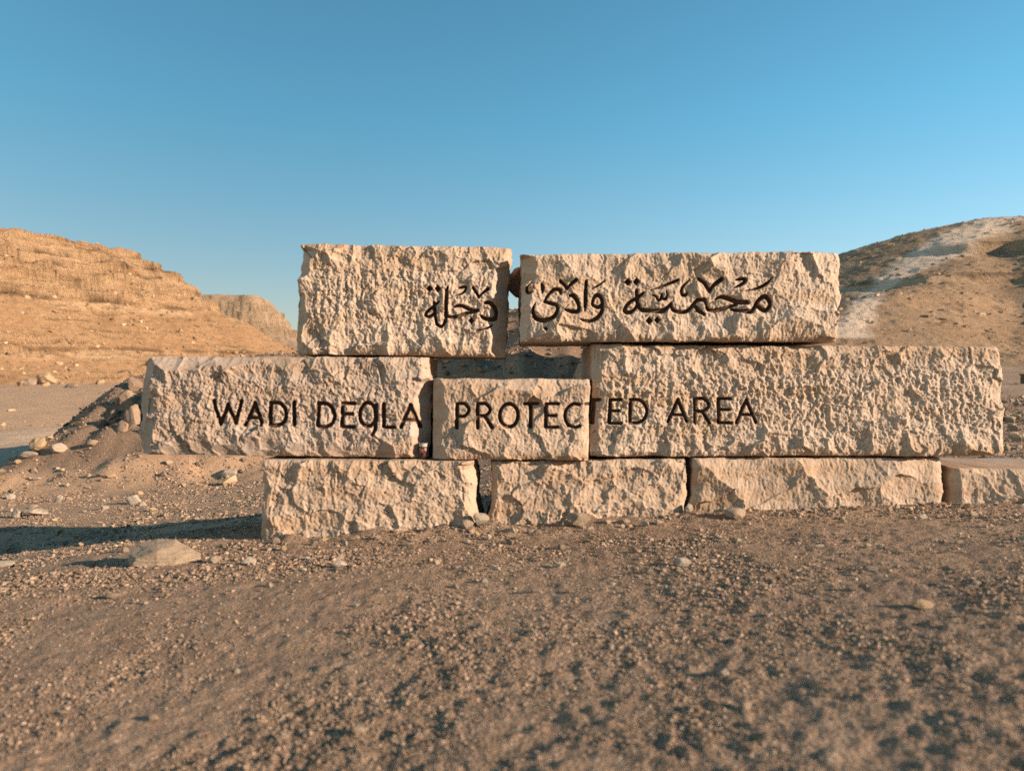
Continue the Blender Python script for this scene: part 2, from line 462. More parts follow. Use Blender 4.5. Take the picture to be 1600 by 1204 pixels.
def right_hill(x, y):
    lat = np.where(x < 70, np.exp(-(np.abs(70 - x) / 47.0) ** 2), 1.0 + 0.0008 * (x - 70))
    lon = sstep(-0.12, 1.0, (y - 36) / 76.0)
    back = 1 - 0.5 * sstep(120, 260, y)
    z = 21.3 * lat * lon * back - 0.8
    # a shallow gully running up the slope at the right
    gx = 36 + (y - 55) * 0.62 + 2.0 * fbm(y / 14, y * 0, 2, 501)
    dxg = x - gx
    z = z - 0.75 * np.exp(-(dxg / 3.2) ** 2) * sstep(40, 55, y) * sstep(100, 80, y)
    # low spur to the left of it
    z = z + 2.2 * np.exp(-((dxg + 11) / 8.0) ** 2) * np.exp(-((y - 62) / 12.0) ** 2)
    z = z + 0.30 * fbm(x / 17, y / 17, 3, 502) + 0.12 * fbm(x / 3.5, y / 3.5, 4, 503)
    m = sstep(-0.3, 0.25, fbm(x / 12, y / 12, 3, 504))
    zz = z
    for z0, st in ((5.0, 0.2), (8.0, 0.4), (12.6, 0.6), (17.0, 0.15)):
        zz = zz + st * (sstep(0.50, 0.56, x / y) if z0 > 10 else sstep(0.43, 0.48, x / y)) * m * np.tanh((z - z0 - 0.5 * fbm(x / 7, y / 7, 2, 505)) / 0.16) * np.exp(-((z - z0) / 1.6) ** 2)
    f1, f2, c, _, _ = worley(x / 1.6, y / 1.6, 506)
    zz = zz + 0.22 * (c > 0.82) * np.clip(0.5 - f1, 0, 1) * 2 + 0.10 * fbm(x / 0.7, y / 0.7, 3, 507)
    return zz, z

def far_ground(x, y):
    return ground_base(x, y)

def build_hill(name, fn, a0, a1, na, rads, mat, trail=None, beds=()):
    ang = np.linspace(math.radians(a0), math.radians(a1), na)
    A, R = np.meshgrid(ang, rads)
    X = R * np.sin(A); Y = R * np.cos(A)
    H, D = fn(X, Y)
    Z = far_ground(X, Y) + H
    zr = np.gradient(Z, axis=0) / np.gradient(R, axis=0)
    za = np.gradient(Z, axis=1) / (np.gradient(A, axis=1) * R)
    slope = np.sqrt(zr ** 2 + za ** 2)
    me = mesh_np(name, np.stack([X, Y, Z], -1).reshape(-1, 3), grid_faces(len(rads), na))
    add_attr(me, 'cliff', sstep(0.75, 1.5, slope).ravel())
    # bedding: pale hard beds under thin painted lines of undercut shade, broken along their length
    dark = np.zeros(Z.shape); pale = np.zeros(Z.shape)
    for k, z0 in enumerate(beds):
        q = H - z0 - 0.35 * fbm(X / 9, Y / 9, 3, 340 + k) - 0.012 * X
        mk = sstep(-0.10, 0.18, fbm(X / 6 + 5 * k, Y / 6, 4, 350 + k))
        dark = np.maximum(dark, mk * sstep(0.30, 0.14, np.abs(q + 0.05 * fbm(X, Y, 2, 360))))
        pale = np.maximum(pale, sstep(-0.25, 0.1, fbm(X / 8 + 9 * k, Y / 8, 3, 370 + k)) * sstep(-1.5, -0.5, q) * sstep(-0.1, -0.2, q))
    add_attr(me, 'undercut_shade', dark.ravel()); add_attr(me, 'bed', pale.ravel())
    if trail is not None:
        add_attr(me, 'trail', trail(X, Y).ravel())
    tag(link(name, me, mat), kind='structure')
    return X, Y, Z

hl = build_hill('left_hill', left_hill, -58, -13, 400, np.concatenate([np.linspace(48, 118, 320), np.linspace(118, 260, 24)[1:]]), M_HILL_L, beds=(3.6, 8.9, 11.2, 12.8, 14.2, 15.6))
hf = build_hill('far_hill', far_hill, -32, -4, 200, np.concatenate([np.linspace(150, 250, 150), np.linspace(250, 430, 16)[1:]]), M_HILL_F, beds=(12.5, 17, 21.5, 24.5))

# pale scree streak coming down the round hill
fnr = lambda x, y: ground_base(x, y) + right_hill(x, y)[0]
pts = []
for px, py, wpx in ((1560, 343, 40), (1510, 364, 40), (1465, 388, 40), (1425, 415, 34), (1392, 437, 26), (1368, 455, 20), (1345, 490, 20), (1325, 520, 26)):
    xx, yy = ray_ground(px, py, fnr, 20, 200)
    pts.append((xx, yy, wpx / F * yy * 1.3))
pts = np.array(pts)
def trail_mask(X, Y):
    best = np.zeros(X.shape)
    wx = X + 1.2 * fbm(X / 4, Y / 4, 3, 601); wy = Y + 1.5 * fbm(X / 4, Y / 4, 3, 602)
    for a, b in zip(pts[:-1], pts[1:]):
        vx, vy = b[0] - a[0], b[1] - a[1]
        t = np.clip(((wx - a[0]) * vx + (wy - a[1]) * vy) / (vx * vx + vy * vy + 1e-9), 0, 1)
        d = np.hypot(wx - a[0] - t * vx, wy - a[1] - t * vy)
        wd = a[2] + (b[2] - a[2]) * t
        best = np.maximum(best, sstep(1.25, 0.45, d / wd))
    return best
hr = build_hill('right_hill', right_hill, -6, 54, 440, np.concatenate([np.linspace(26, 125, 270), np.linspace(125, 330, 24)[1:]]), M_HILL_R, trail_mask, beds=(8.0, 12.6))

# ------------------------------------------------------------------ loose stones: shared shapes
def pebble_shapes(n, seed):
    out = []
    r = random.Random(seed)
    for _ in range(n):
        bm = bmesh.new()
        for k in range(9):
            v = Vector((r.gauss(0, 1), r.gauss(0, 1), r.gauss(0, 1))).normalized()
            bm.verts.new((v.x * r.uniform(0.75, 1.1), v.y * r.uniform(0.6, 1.0), v.z * r.uniform(0.4, 0.75)))
        res = bmesh.ops.convex_hull(bm, input=bm.verts)
        bmesh.ops.delete(bm, geom=[g for g in res['geom_interior'] if isinstance(g, bmesh.types.BMVert)], context='VERTS')
        bmesh.ops.triangulate(bm, faces=bm.faces)
        bm.verts.index_update()
        out.append((np.array([v.co[:] for v in bm.verts]), np.array([[v.index for v in f.verts] for f in bm.faces])))
        bm.free()
    return out
PEB = pebble_shapes(14, 3)

def scatter_mesh(name, xs, ys, zs, sizes, mat, seed, sink=0.25):
    r = np.random.default_rng(seed)
    Vs = []; Fs = []; off = 0
    which = r.integers(0, len(PEB), len(xs))
    for k, (pv, pf) in enumerate(PEB):
        idx = np.nonzero(which == k)[0]
        if not len(idx): continue
        a = r.uniform(0, 2 * math.pi, len(idx)); ca, sa = np.cos(a), np.sin(a)
        s = sizes[idx]
        tx = r.uniform(-0.35, 0.35, len(idx))
        x = pv[None, :, 0] * s[:, None]; y = pv[None, :, 1] * s[:, None] * r.uniform(0.7, 1.1, len(idx))[:, None]
        z = pv[None, :, 2] * s[:, None] * r.uniform(0.6, 1.15, len(idx))[:, None] + x * tx[:, None]
        X = x * ca[:, None] - y * sa[:, None] + xs[idx][:, None]
        Y = x * sa[:, None] + y * ca[:, None] + ys[idx][:, None]
        Zz = z + zs[idx][:, None] + s[:, None] * sink
        n = pv.shape[0]
        Vs.append(np.stack([X, Y, Zz], -1).reshape(-1, 3))
        Fs.append((pf[None] + (np.arange(len(idx)) * n)[:, None, None]).reshape(-1, 3) + off)
        off += n * len(idx)
    me = mesh_np(name, np.concatenate(Vs), np.concatenate(Fs), smooth=False)
    return link(name, me, mat)

# gravel over the open ground
N = 20000
r_ = np.exp(rng.uniform(math.log(1.35), math.log(24), N))
a_ = np.radians(rng.uniform(-41, 41, N))
gx = r_ * np.sin(a_); gy = r_ * np.cos(a_)
sz = 0.0024 + 0.0040 * rng.pareto(2.4, N)
sz = np.clip(sz * (0.62 + 0.20 * r_), 0.002, 0.035)
sz = np.minimum(sz, np.interp(r_, [1.3, 2.6, 4.0, 6.0], [0.004, 0.006, 0.012, 0.035]))
clump = fbm(gx * 1.3, gy * 1.3, 3, 701)
keep = (rng.uniform(-0.5, 0.5, N) < clump + 0.25) & ~((gy > WALL_Y - 0.02) & (gy < WALL_Y + 0.6) & (gx > -1.45))
gx, gy, sz = gx[keep], gy[keep], sz[keep]
o = scatter_mesh('gravel', gx, gy, ground_z(gx, gy), sz, M_GRAVEL, 11)
tag(o, 'loose brown gravel strewn over the desert soil', 'gravel', kind='stuff')

chip_col = bpy.data.collections.new('chip_shapes')
def chip_sources(mat, key):
    c = bpy.data.collections.new('chips_' + key)
    for k, (pv, pf) in enumerate(PEB[:7]):
        m = mesh_np('chip', pv, pf, smooth=False); m.materials.append(mat)
        c.objects.link(bpy.data.objects.new('chip', m))
    return c
def chips(name, xs, ys, zs, sizes, mat, label, cat, seed):
    """countless tiny chips: points that carry one chip each"""
    r = np.random.default_rng(seed)
    me = bpy.data.meshes.new(name)
    me.vertices.add(len(xs))
    me.vertices.foreach_set('co', np.stack([xs, ys, zs + sizes * 0.15], -1).astype(np.float32).ravel())
    add_attr(me, 'size', sizes)
    a = me.attributes.new('turn', 'FLOAT_VECTOR', 'POINT')
    a.data.foreach_set('vector', np.stack([r.uniform(-.4, .4, len(xs)), r.uniform(-.4, .4, len(xs)), r.uniform(0, 6.28, len(xs))], -1).astype(np.float32).ravel())
    o = link(name, me, mat)
    ng = bpy.data.node_groups.new(name, 'GeometryNodeTree')
    ng.interface.new_socket('Geometry', in_out='INPUT', socket_type='NodeSocketGeometry')
    ng.interface.new_socket('Geometry', in_out='OUTPUT', socket_type='NodeSocketGeometry')
    gi = ng.nodes.new('NodeGroupInput'); go = ng.nodes.new('NodeGroupOutput')
    mp = ng.nodes.new('GeometryNodeMeshToPoints'); ip = ng.nodes.new('GeometryNodeInstanceOnPoints')
    ci = ng.nodes.new('GeometryNodeCollectionInfo')
    ci.inputs['Collection'].default_value = chip_sources(mat, name + str(seed))
    ci.inputs['Separate Children'].default_value = True
    ip.inputs['Pick Instance'].default_value = True
    at = ng.nodes.new('GeometryNodeInputNamedAttribute'); at.data_type = 'FLOAT'; at.inputs['Name'].default_value = 'size'
    at2 = ng.nodes.new('GeometryNodeInputNamedAttribute'); at2.data_type = 'FLOAT_VECTOR'; at2.inputs['Name'].default_value = 'turn'
    L = ng.links
    L.new(gi.outputs[0], mp.inputs['Mesh']); L.new(mp.outputs['Points'], ip.inputs['Points'])
    L.new(ci.outputs[0], ip.inputs['Instance'])
    L.new(at.outputs['Attribute'], ip.inputs['Scale'])
    e2r = ng.nodes.new('FunctionNodeEulerToRotation')
    L.new(at2.outputs['Attribute'], e2r.inputs['Euler']); L.new(e2r.outputs['Rotation'], ip.inputs['Rotation'])
    L.new(ip.outputs['Instances'], go.inputs[0])
    md = o.modifiers.new('chips', 'NODES'); md.node_group = ng
    tag(o, label, cat, kind='stuff')
    return o

def chip_material(name, lo, hi):
    t = NT(name, 0.95)
    oi = t.n('ShaderNodeObjectInfo')
    col = t.ramp(oi.outputs['Random'], [(0.0, tuple(x * 0.6 for x in lo)), (0.4, lo), (0.85, hi), (1.0, tuple(x * 1.3 for x in hi))])
    return t.done(col, t.bump(t.noise(3, 3), 0.5, 0.2))
M_CHIP = chip_material('ground_chips', (0.35, 0.235, 0.155), (0.52, 0.37, 0.26))
M_CHIP_L = chip_material('cliff_chips', (0.33, 0.215, 0.13), (0.52, 0.36, 0.23))
M_CHIP_R = chip_material('round_hill_chips', (0.32, 0.205, 0.12), (0.50, 0.345, 0.215))

N = 330000
r_ = np.exp(rng.uniform(math.log(1.3), math.log(22), N))
a_ = np.radians(rng.uniform(-41, 41, N))
gx = r_ * np.sin(a_); gy = r_ * np.cos(a_)
sz = np.clip((0.0019 + 0.0019 * rng.pareto(2.6, N)) * (0.66 + 0.45 * r_), 0.0018, np.interp(r_, [1.3, 2.6, 4, 8], [0.007, 0.010, 0.018, 0.03]))
clump = fbm(gx * 1.7, gy * 1.7, 4, 702)
drift = clump + 0.5 * fbm(gx * 0.6, gy * 0.9, 3, 703)
sz = sz * np.clip(0.78 + 0.9 * drift, 0.55, 1.25)
keep = (rng.uniform(-0.5, 0.5, N) < 1.6 * drift + 0.10) & ~((gy > WALL_Y - 0.02) & (gy < WALL_Y + 0.6) & (gx > -1.45))
keep &= ~((gx < -3.5) & (gy > 12) & (rng.random(N) < 0.4))
gx, gy, sz = gx[keep], gy[keep], sz[keep]
chips('gravel_chips', gx, gy, ground_z(gx, gy), sz, M_CHIP, 'tiny stone chips covering the desert soil', 'gravel', 31)

# scree on the hills
def scree(name, grid, n, smin_, smax_, mat, label, seed, zlo, zhi):
    Xh, Yh, Zh = grid
    r = np.random.default_rng(seed)
    i = r.integers(0, Xh.shape[0], n * 3); j = r.integers(0, Xh.shape[1], n * 3)
    x, y, z = Xh[i, j], Yh[i, j], Zh[i, j]
    h = z - ground_base(x, y)
    ok = (h > zlo) & (h < zhi) & (fbm(x / 6, y / 6, 3, seed) > r.uniform(-0.5, 0.35, len(x)))
    x, y, z = x[ok][:n], y[ok][:n], z[ok][:n]
    s = np.clip(smin_ * (1 + r.pareto(2.2, len(x))), smin_, smax_)
    tag(scatter_mesh(name, x, y, z, s, mat, seed, 0.1), label, 'scree', kind='stuff')
scree('scree', hl, 4500, 0.10, 0.36, M_SCREE, 'loose tan scree on the slope of the cliff hill', 21, 0.2, 13)
scree('scree', hr, 3000, 0.09, 0.40, M_SCREE_DARK, 'loose brown scree on the round hill', 22, 0.2, 24)
def hill_chips(grid, n, smin_, mat, label, seed):
    Xh, Yh, Zh = grid
    r = np.random.default_rng(seed)
    i = r.integers(0, Xh.shape[0] - 1, n); j = r.integers(0, Xh.shape[1] - 1, n); u = r.random(n); v = r.random(n)
    f = lambda A: (A[i, j] * (1 - u) * (1 - v) + A[i + 1, j] * u * (1 - v) + A[i, j + 1] * (1 - u) * v + A[i + 1, j + 1] * u * v)
    x, y, z = f(Xh), f(Yh), f(Zh)
    ok = (z - ground_base(x, y) > 0.02) & (np.hypot(x, y) < 125) & (fbm(x / 5, y / 5, 4, seed) > r.uniform(-0.6, 0.4, n))
    x, y, z = x[ok], y[ok], z[ok]
    chips('hill_chips', x, y, z, np.clip(smin_ * (1 + r.pareto(2.6, len(x))), smin_, smin_ * 7), mat, label, 'scree', seed)
hill_chips(hl, 9000, 0.06, M_CHIP_L, 'fine rock debris covering the slope of the cliff hill', 41)
hill_chips(hr, 26000, 0.04, M_CHIP_R, 'fine rock debris covering the round hill', 42)

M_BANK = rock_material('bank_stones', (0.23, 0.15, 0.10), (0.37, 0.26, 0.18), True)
# bank behind the blocks: coarse rubble
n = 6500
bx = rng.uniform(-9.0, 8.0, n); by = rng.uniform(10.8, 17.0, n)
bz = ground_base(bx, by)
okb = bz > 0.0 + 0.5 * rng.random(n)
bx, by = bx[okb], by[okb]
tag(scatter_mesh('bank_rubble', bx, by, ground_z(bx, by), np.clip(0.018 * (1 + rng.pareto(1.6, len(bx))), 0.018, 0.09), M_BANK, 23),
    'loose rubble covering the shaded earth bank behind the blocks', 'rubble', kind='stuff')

n = 2600
bx = -4 - 16 * rng.random(n); by = 11 + 38 * rng.random(n) ** 1.4
okb = (fbm(bx / 2.5, by / 2.5, 3, 95) > rng.uniform(-0.35, 0.5, n)) & (ground_base(bx, by) < 0.6)
dt_ = np.min(np.hypot(bx[:, None] - cxs[None, ::5], by[:, None] - cys[None, ::5]), axis=1)
okb &= dt_ > 2.6
bx, by = bx[okb], by[okb]
tag(scatter_mesh('plain_stones', bx, by, ground_z(bx, by), np.clip(0.026 * (1 + rng.pareto(1.7, len(bx))), 0.026, 0.16), M_SCREE, 24),
    'loose stones strewn beside the dirt track at the left', 'rubble', kind='stuff')

# ------------------------------------------------------------------ lettering (photo pixel space)
def conv(strokes, scale, ox, oy):
    return [[(x / scale + ox, y / scale + oy, w / scale) for x, y, w in s] for s in strokes]

def curve(pts, n=8):
    """Catmull-Rom through (x, y, w)"""
    P = np.array(pts, float)
    if len(P) < 3: return P
    P = np.vstack([2 * P[0] - P[1], P, 2 * P[-1] - P[-2]])
    out = []
    for i in range(1, len(P) - 2):
        p0, p1, p2, p3 = P[i - 1], P[i], P[i + 1], P[i + 2]
        for t in np.linspace(0, 1, n, endpoint=False):
            out.append(0.5 * (2 * p1 + (p2 - p0) * t + (2 * p0 - 5 * p1 + 4 * p2 - p3) * t * t + (3 * p1 - p0 - 3 * p2 + p3) * t ** 3))
    out.append(P[-2])
    return np.array(out)

def ln(w, *pts): return ('line', [(x, y, w) for x, y in pts])
def cv(w, *pts): return ('curve', [(x, y, w) for x, y in pts])
def ca(*pts): return ('curve', list(pts))
def dia(x, y, h): return ('diamond', [(x, y, h)])
def ell(w, x, y, rx, ry): return ('line', [(x + rx * math.cos(a), y + ry * math.sin(a), w) for a in np.linspace(0, 2 * math.pi, 40)])

def glyph(zoom, *items):
    sc, ox, oy = zoom
    out = []
    for kind, pts in items:
        p = np.array([(x / sc + ox, y / sc + oy, w / sc) for x, y, w in pts])
        if kind == 'curve': p = curve(p)
        out.append((kind, p))
    return out

def sdf_glyph(g, PX, PY):
    best = np.full(PX.shape, 50.0)
    for kind, p in g:
        if kind == 'diamond':
            x, y, h = p[0]
            d = (np.abs(PX - x) + np.abs(PY - y) - h) * 0.707
            best = np.minimum(best, d); continue
        x0, x1 = p[:, 0].min() - 9, p[:, 0].max() + 9
        y0, y1 = p[:, 1].min() - 9, p[:, 1].max() + 9
        m = (PX > x0) & (PX < x1) & (PY > y0) & (PY < y1)
        if not m.any(): continue
        qx, qy = PX[m], PY[m]; b = best[m]
        for a, c in zip(p[:-1], p[1:]):
            vx, vy = c[0] - a[0], c[1] - a[1]
            t = np.clip(((qx - a[0]) * vx + (qy - a[1]) * vy) / (vx * vx + vy * vy + 1e-9), 0, 1)
            d = np.hypot(qx - a[0] - t * vx, qy - a[1] - t * vy) - 0.5 * (a[2] + (c[2] - a[2]) * t)
            b = np.minimum(b, d)
        best[m] = b
    return best

R1 = (10.0, 640, 420); R2 = (8.0, 820, 420); R3 = (7.2727, 1000, 410)
R4 = (4.4444, 320, 600); R5 = (5.9259, 690, 600); R6 = (5.3333, 900, 600)

TXT_UL = [
    glyph(R1, dia(300, 298, 54)), glyph(R1, dia(432, 298, 54)), glyph(R1, dia(960, 803, 50)),
    glyph(R1, ln(58, (568, 330), (563, 745)), ln(36, (590, 280), (568, 340)), ca((560, 740, 55), (545, 830, 48), (490, 892, 44), (430, 870, 42), (402, 780, 42), (390, 640, 45), (378, 520, 40)),
          ca((452, 505, 30), (350, 590, 40), (265, 660, 45), (240, 718, 45), (285, 742, 45), (350, 712, 45), (388, 690, 38))),
    glyph(R1, ca((670, 600, 14), (730, 575, 40), (820, 575, 50), (920, 622, 56), (1000, 650, 62), (1068, 640, 48)),
          ca((1010, 668, 50), (880, 690, 48), (760, 732, 54), (660, 752, 50), (580, 735, 44))),
    glyph(R1, ca((1180, 525, 45), (1250, 525, 60), (1322, 590, 65), (1345, 690, 54), (1325, 765, 62), (1240, 780, 60), (1150, 760, 55), (1112, 728, 34))),
    glyph(R1, ca((1290, 852, 12), (1260, 892, 28), (1180, 930, 26), (1030, 970, 9))),
    glyph(R1, ca((758, 286, 22), (820, 272, 44), (878, 272, 34), (850, 340, 34), (790, 385, 25), (705, 410, 9))),
    glyph(R1, ln(42, (985, 282), (1040, 360), (1075, 438)), ca((1075, 440, 30), (1130, 372, 36), (1225, 302, 54))),
]
TXT_UR = [
    glyph(R2, ca((75, 180, 10), (28, 240, 24), (22, 290, 30), (50, 318, 28), (92, 302, 12))),
    glyph(R2, ca((200, 195, 14), (214, 248, 50), (210, 325, 12))),
    glyph(R2, ca((440, 320, 34), (430, 285, 45), (370, 272, 45), (310, 310, 38), (265, 370, 32), (238, 430, 26)),
          ca((240, 428, 34), (330, 450, 45), (392, 472, 46), (396, 540, 45), (340, 620, 50), (230, 658, 56), (140, 630, 50), (102, 560, 35), (105, 490, 24), (125, 445, 9))),
    glyph(R2, ca((435, 165, 34), (490, 220, 38), (512, 270, 30)), ca((512, 270, 28), (550, 225, 34), (625, 162, 44))),
    glyph(R2, ca((555, 350, 35), (600, 355, 55), (645, 420, 50), (664, 490, 42), (648, 543, 50), (570, 545, 50), (500, 525, 28))),
    glyph(R2, ca((752, 175, 36), (748, 300, 45), (745, 430, 45), (738, 535, 18))),
    glyph(R2, ca((985, 160, 9), (920, 210, 22), (825, 265, 10))),
    glyph(R2, ca((830, 450, 34), (850, 370, 40), (890, 342, 50), (940, 370, 50), (955, 450, 45), (900, 490, 44), (838, 468, 36)),
          ca((955, 440, 45), (952, 530, 46), (900, 610, 50), (820, 655, 44), (740, 660, 34), (675, 635, 12))),
    glyph(R2, ('line', [(262, 758, 40), (262, 762, 40)])),
    glyph(R2, dia(1270, 180, 44)), glyph(R2, dia(1375, 175, 46)),
    glyph(R2, ca((1380, 280, 38), (1385, 380, 45), (1400, 450, 50), (1432, 518, 46), (1500, 537, 42), (1600, 538, 40)),
          ca((1465, 310, 28), (1400, 365, 44), (1290, 430, 44), (1242, 500, 44), (1238, 543, 46), (1290, 553, 50), (1350, 520, 40), (1385, 470, 38))),
    glyph(R3, dia(85, 670, 42)), glyph(R3, dia(178, 663, 39)),
    glyph(R3, ca((405, 215, 30), (280, 265, 28), (100, 330, 9))),
    glyph(R3, ca((125, 385, 16), (165, 400, 24), (185, 440, 28), (215, 425, 26), (226, 370, 20), (238, 420, 26), (270, 425, 28), (286, 380, 24), (275, 335, 12))),
    glyph(R3, ca((540, 210, 9), (470, 280, 28), (448, 340, 32), (470, 383, 34), (510, 374, 28), (522, 345, 10))),
    glyph(R3, ca((640, 205, 38), (710, 260, 44), (765, 345, 32)), ca((765, 345, 30), (810, 270, 40), (893, 207, 48))),
    glyph(R3, ca((1055, 215, 18), (1110, 205, 34), (1168, 207, 30), (1130, 255, 34), (1030, 305, 12))),
    glyph(R3, ca((1465, 190, 9), (1390, 260, 34), (1290, 310, 28), (1160, 340, 8))),
    glyph(R3, ca((-10, 543, 40), (130, 560, 48), (230, 560, 56), (290, 520, 42), (332, 468, 18)),
          ca((330, 480, 26), (350, 545, 38), (430, 575, 40), (520, 555, 44), (590, 480, 40), (630, 440, 40), (708, 435, 46)),
          ca((600, 510, 42), (650, 560, 50), (708, 598, 34))),
    glyph(R3, ca((708, 440, 40), (735, 510, 38), (770, 550, 38), (860, 550, 40), (980, 515, 34), (1060, 490, 36)),
          ca((820, 435, 12), (880, 407, 40), (960, 420, 50), (1080, 460, 55), (1185, 467, 50))),
    glyph(R3, ca((1010, 545, 26), (1110, 560, 38), (1210, 570, 54), (1258, 530, 40), (1300, 450, 40), (1370, 402, 50), (1422, 432, 56), (1440, 500, 45), (1388, 556, 48), (1292, 502, 46))),
]
TXT_WADI = [
    glyph(R4, ln(26, (60, 116), (105, 276), (160, 140), (212, 270), (254, 116))),
    glyph(R4, ln(26, (274, 282), (345, 130), (396, 280)), ln(22, (305, 235), (378, 235))),
    glyph(R4, ln(28, (455, 130), (455, 280)), cv(26, (455, 128), (528, 136), (565, 200), (548, 262), (505, 284), (455, 284))),
    glyph(R4, ln(26, (620, 126), (620, 280))),
    glyph(R4, ln(26, (788, 134), (788, 290)), cv(25, (788, 132), (858, 142), (900, 210), (880, 275), (832, 296), (788, 292))),
    glyph(R4, ln(26, (955, 134), (953, 292)), ln(24, (955, 134), (1034, 133)), ln(22, (955, 207), (1024, 207)), ln(22, (955, 295), (1040, 296))),
    glyph(R4, ell(24, 1130, 210, 55, 82), cv(24, (1190, 145), (1190, 230), (1182, 310), (1160, 350))),
    glyph(R4, ln(27, (1242, 140), (1242, 295)), ln(22, (1242, 298), (1316, 300))),
    glyph(R4, ln(26, (1362, 298), (1425, 145), (1486, 298)), ln(22, (1390, 250), (1460, 250))),
]
TXT_PROT = [
    glyph(R5, ln(33, (145, 185), (145, 400)), cv(28, (145, 180), (218, 182), (255, 236), (218, 290), (150, 298))),
    glyph(R5, ln(33, (337, 185), (337, 398)), cv(28, (337, 180), (408, 180), (450, 234), (412, 284), (345, 292)), ln(32, (398, 292), (470, 396))),
    glyph(R5, ell(32, 622, 287, 84, 106)),
    glyph(R5, ln(28, (762, 180), (890, 178)), ln(34, (825, 185), (823, 392))),
    glyph(R5, ln(34, (965, 185), (962, 396)), ln(27, (965, 182), (1078, 180)), ln(25, (965, 290), (1056, 290)), ln(26, (962, 398), (1076, 396))),
    glyph(R5, cv(29, (1272, 187), (1210, 184), (1155, 230), (1140, 300), (1165, 368), (1222, 396), (1274, 384))),
    glyph(R5, ln(24, (1328, 182), (1372, 180))),
]
TXT_TED = [
    glyph(R6, ln(26, (128, 132), (194, 130)), ln(30, (144, 140), (146, 322))),
    glyph(R6, ln(28, (278, 132), (278, 322)), ln(24, (278, 130), (374, 130)), ln(22, (278, 222), (358, 222)), ln(23, (278, 325), (376, 325))),
    glyph(R6, ln(28, (447, 132), (447, 318)), cv(27, (447, 128), (538, 138), (588, 212), (568, 285), (512, 320), (447, 322))),
    glyph(R6, ln(27, (765, 310), (845, 128), (920, 310)), ln(23, (800, 255), (888, 255))),
    glyph(R6, ln(28, (988, 126), (988, 318)), cv(25, (988, 122), (1068, 122), (1104, 174), (1066, 220), (990, 225)), ln(28, (1052, 226), (1108, 322))),
    glyph(R6, ln(28, (1185, 124), (1185, 320)), ln(24, (1185, 121), (1288, 122)), ln(22, (1185, 212), (1275, 212)), ln(23, (1185, 322), (1292, 322))),
    glyph(R6, ln(27, (1335, 320), (1415, 128), (1498, 318)), ln(23, (1365, 255), (1458, 255))),
]

# ------------------------------------------------------------------ stone blocks
PXM = WALL_Y / F      # metres per photo pixel on the plane of the block faces

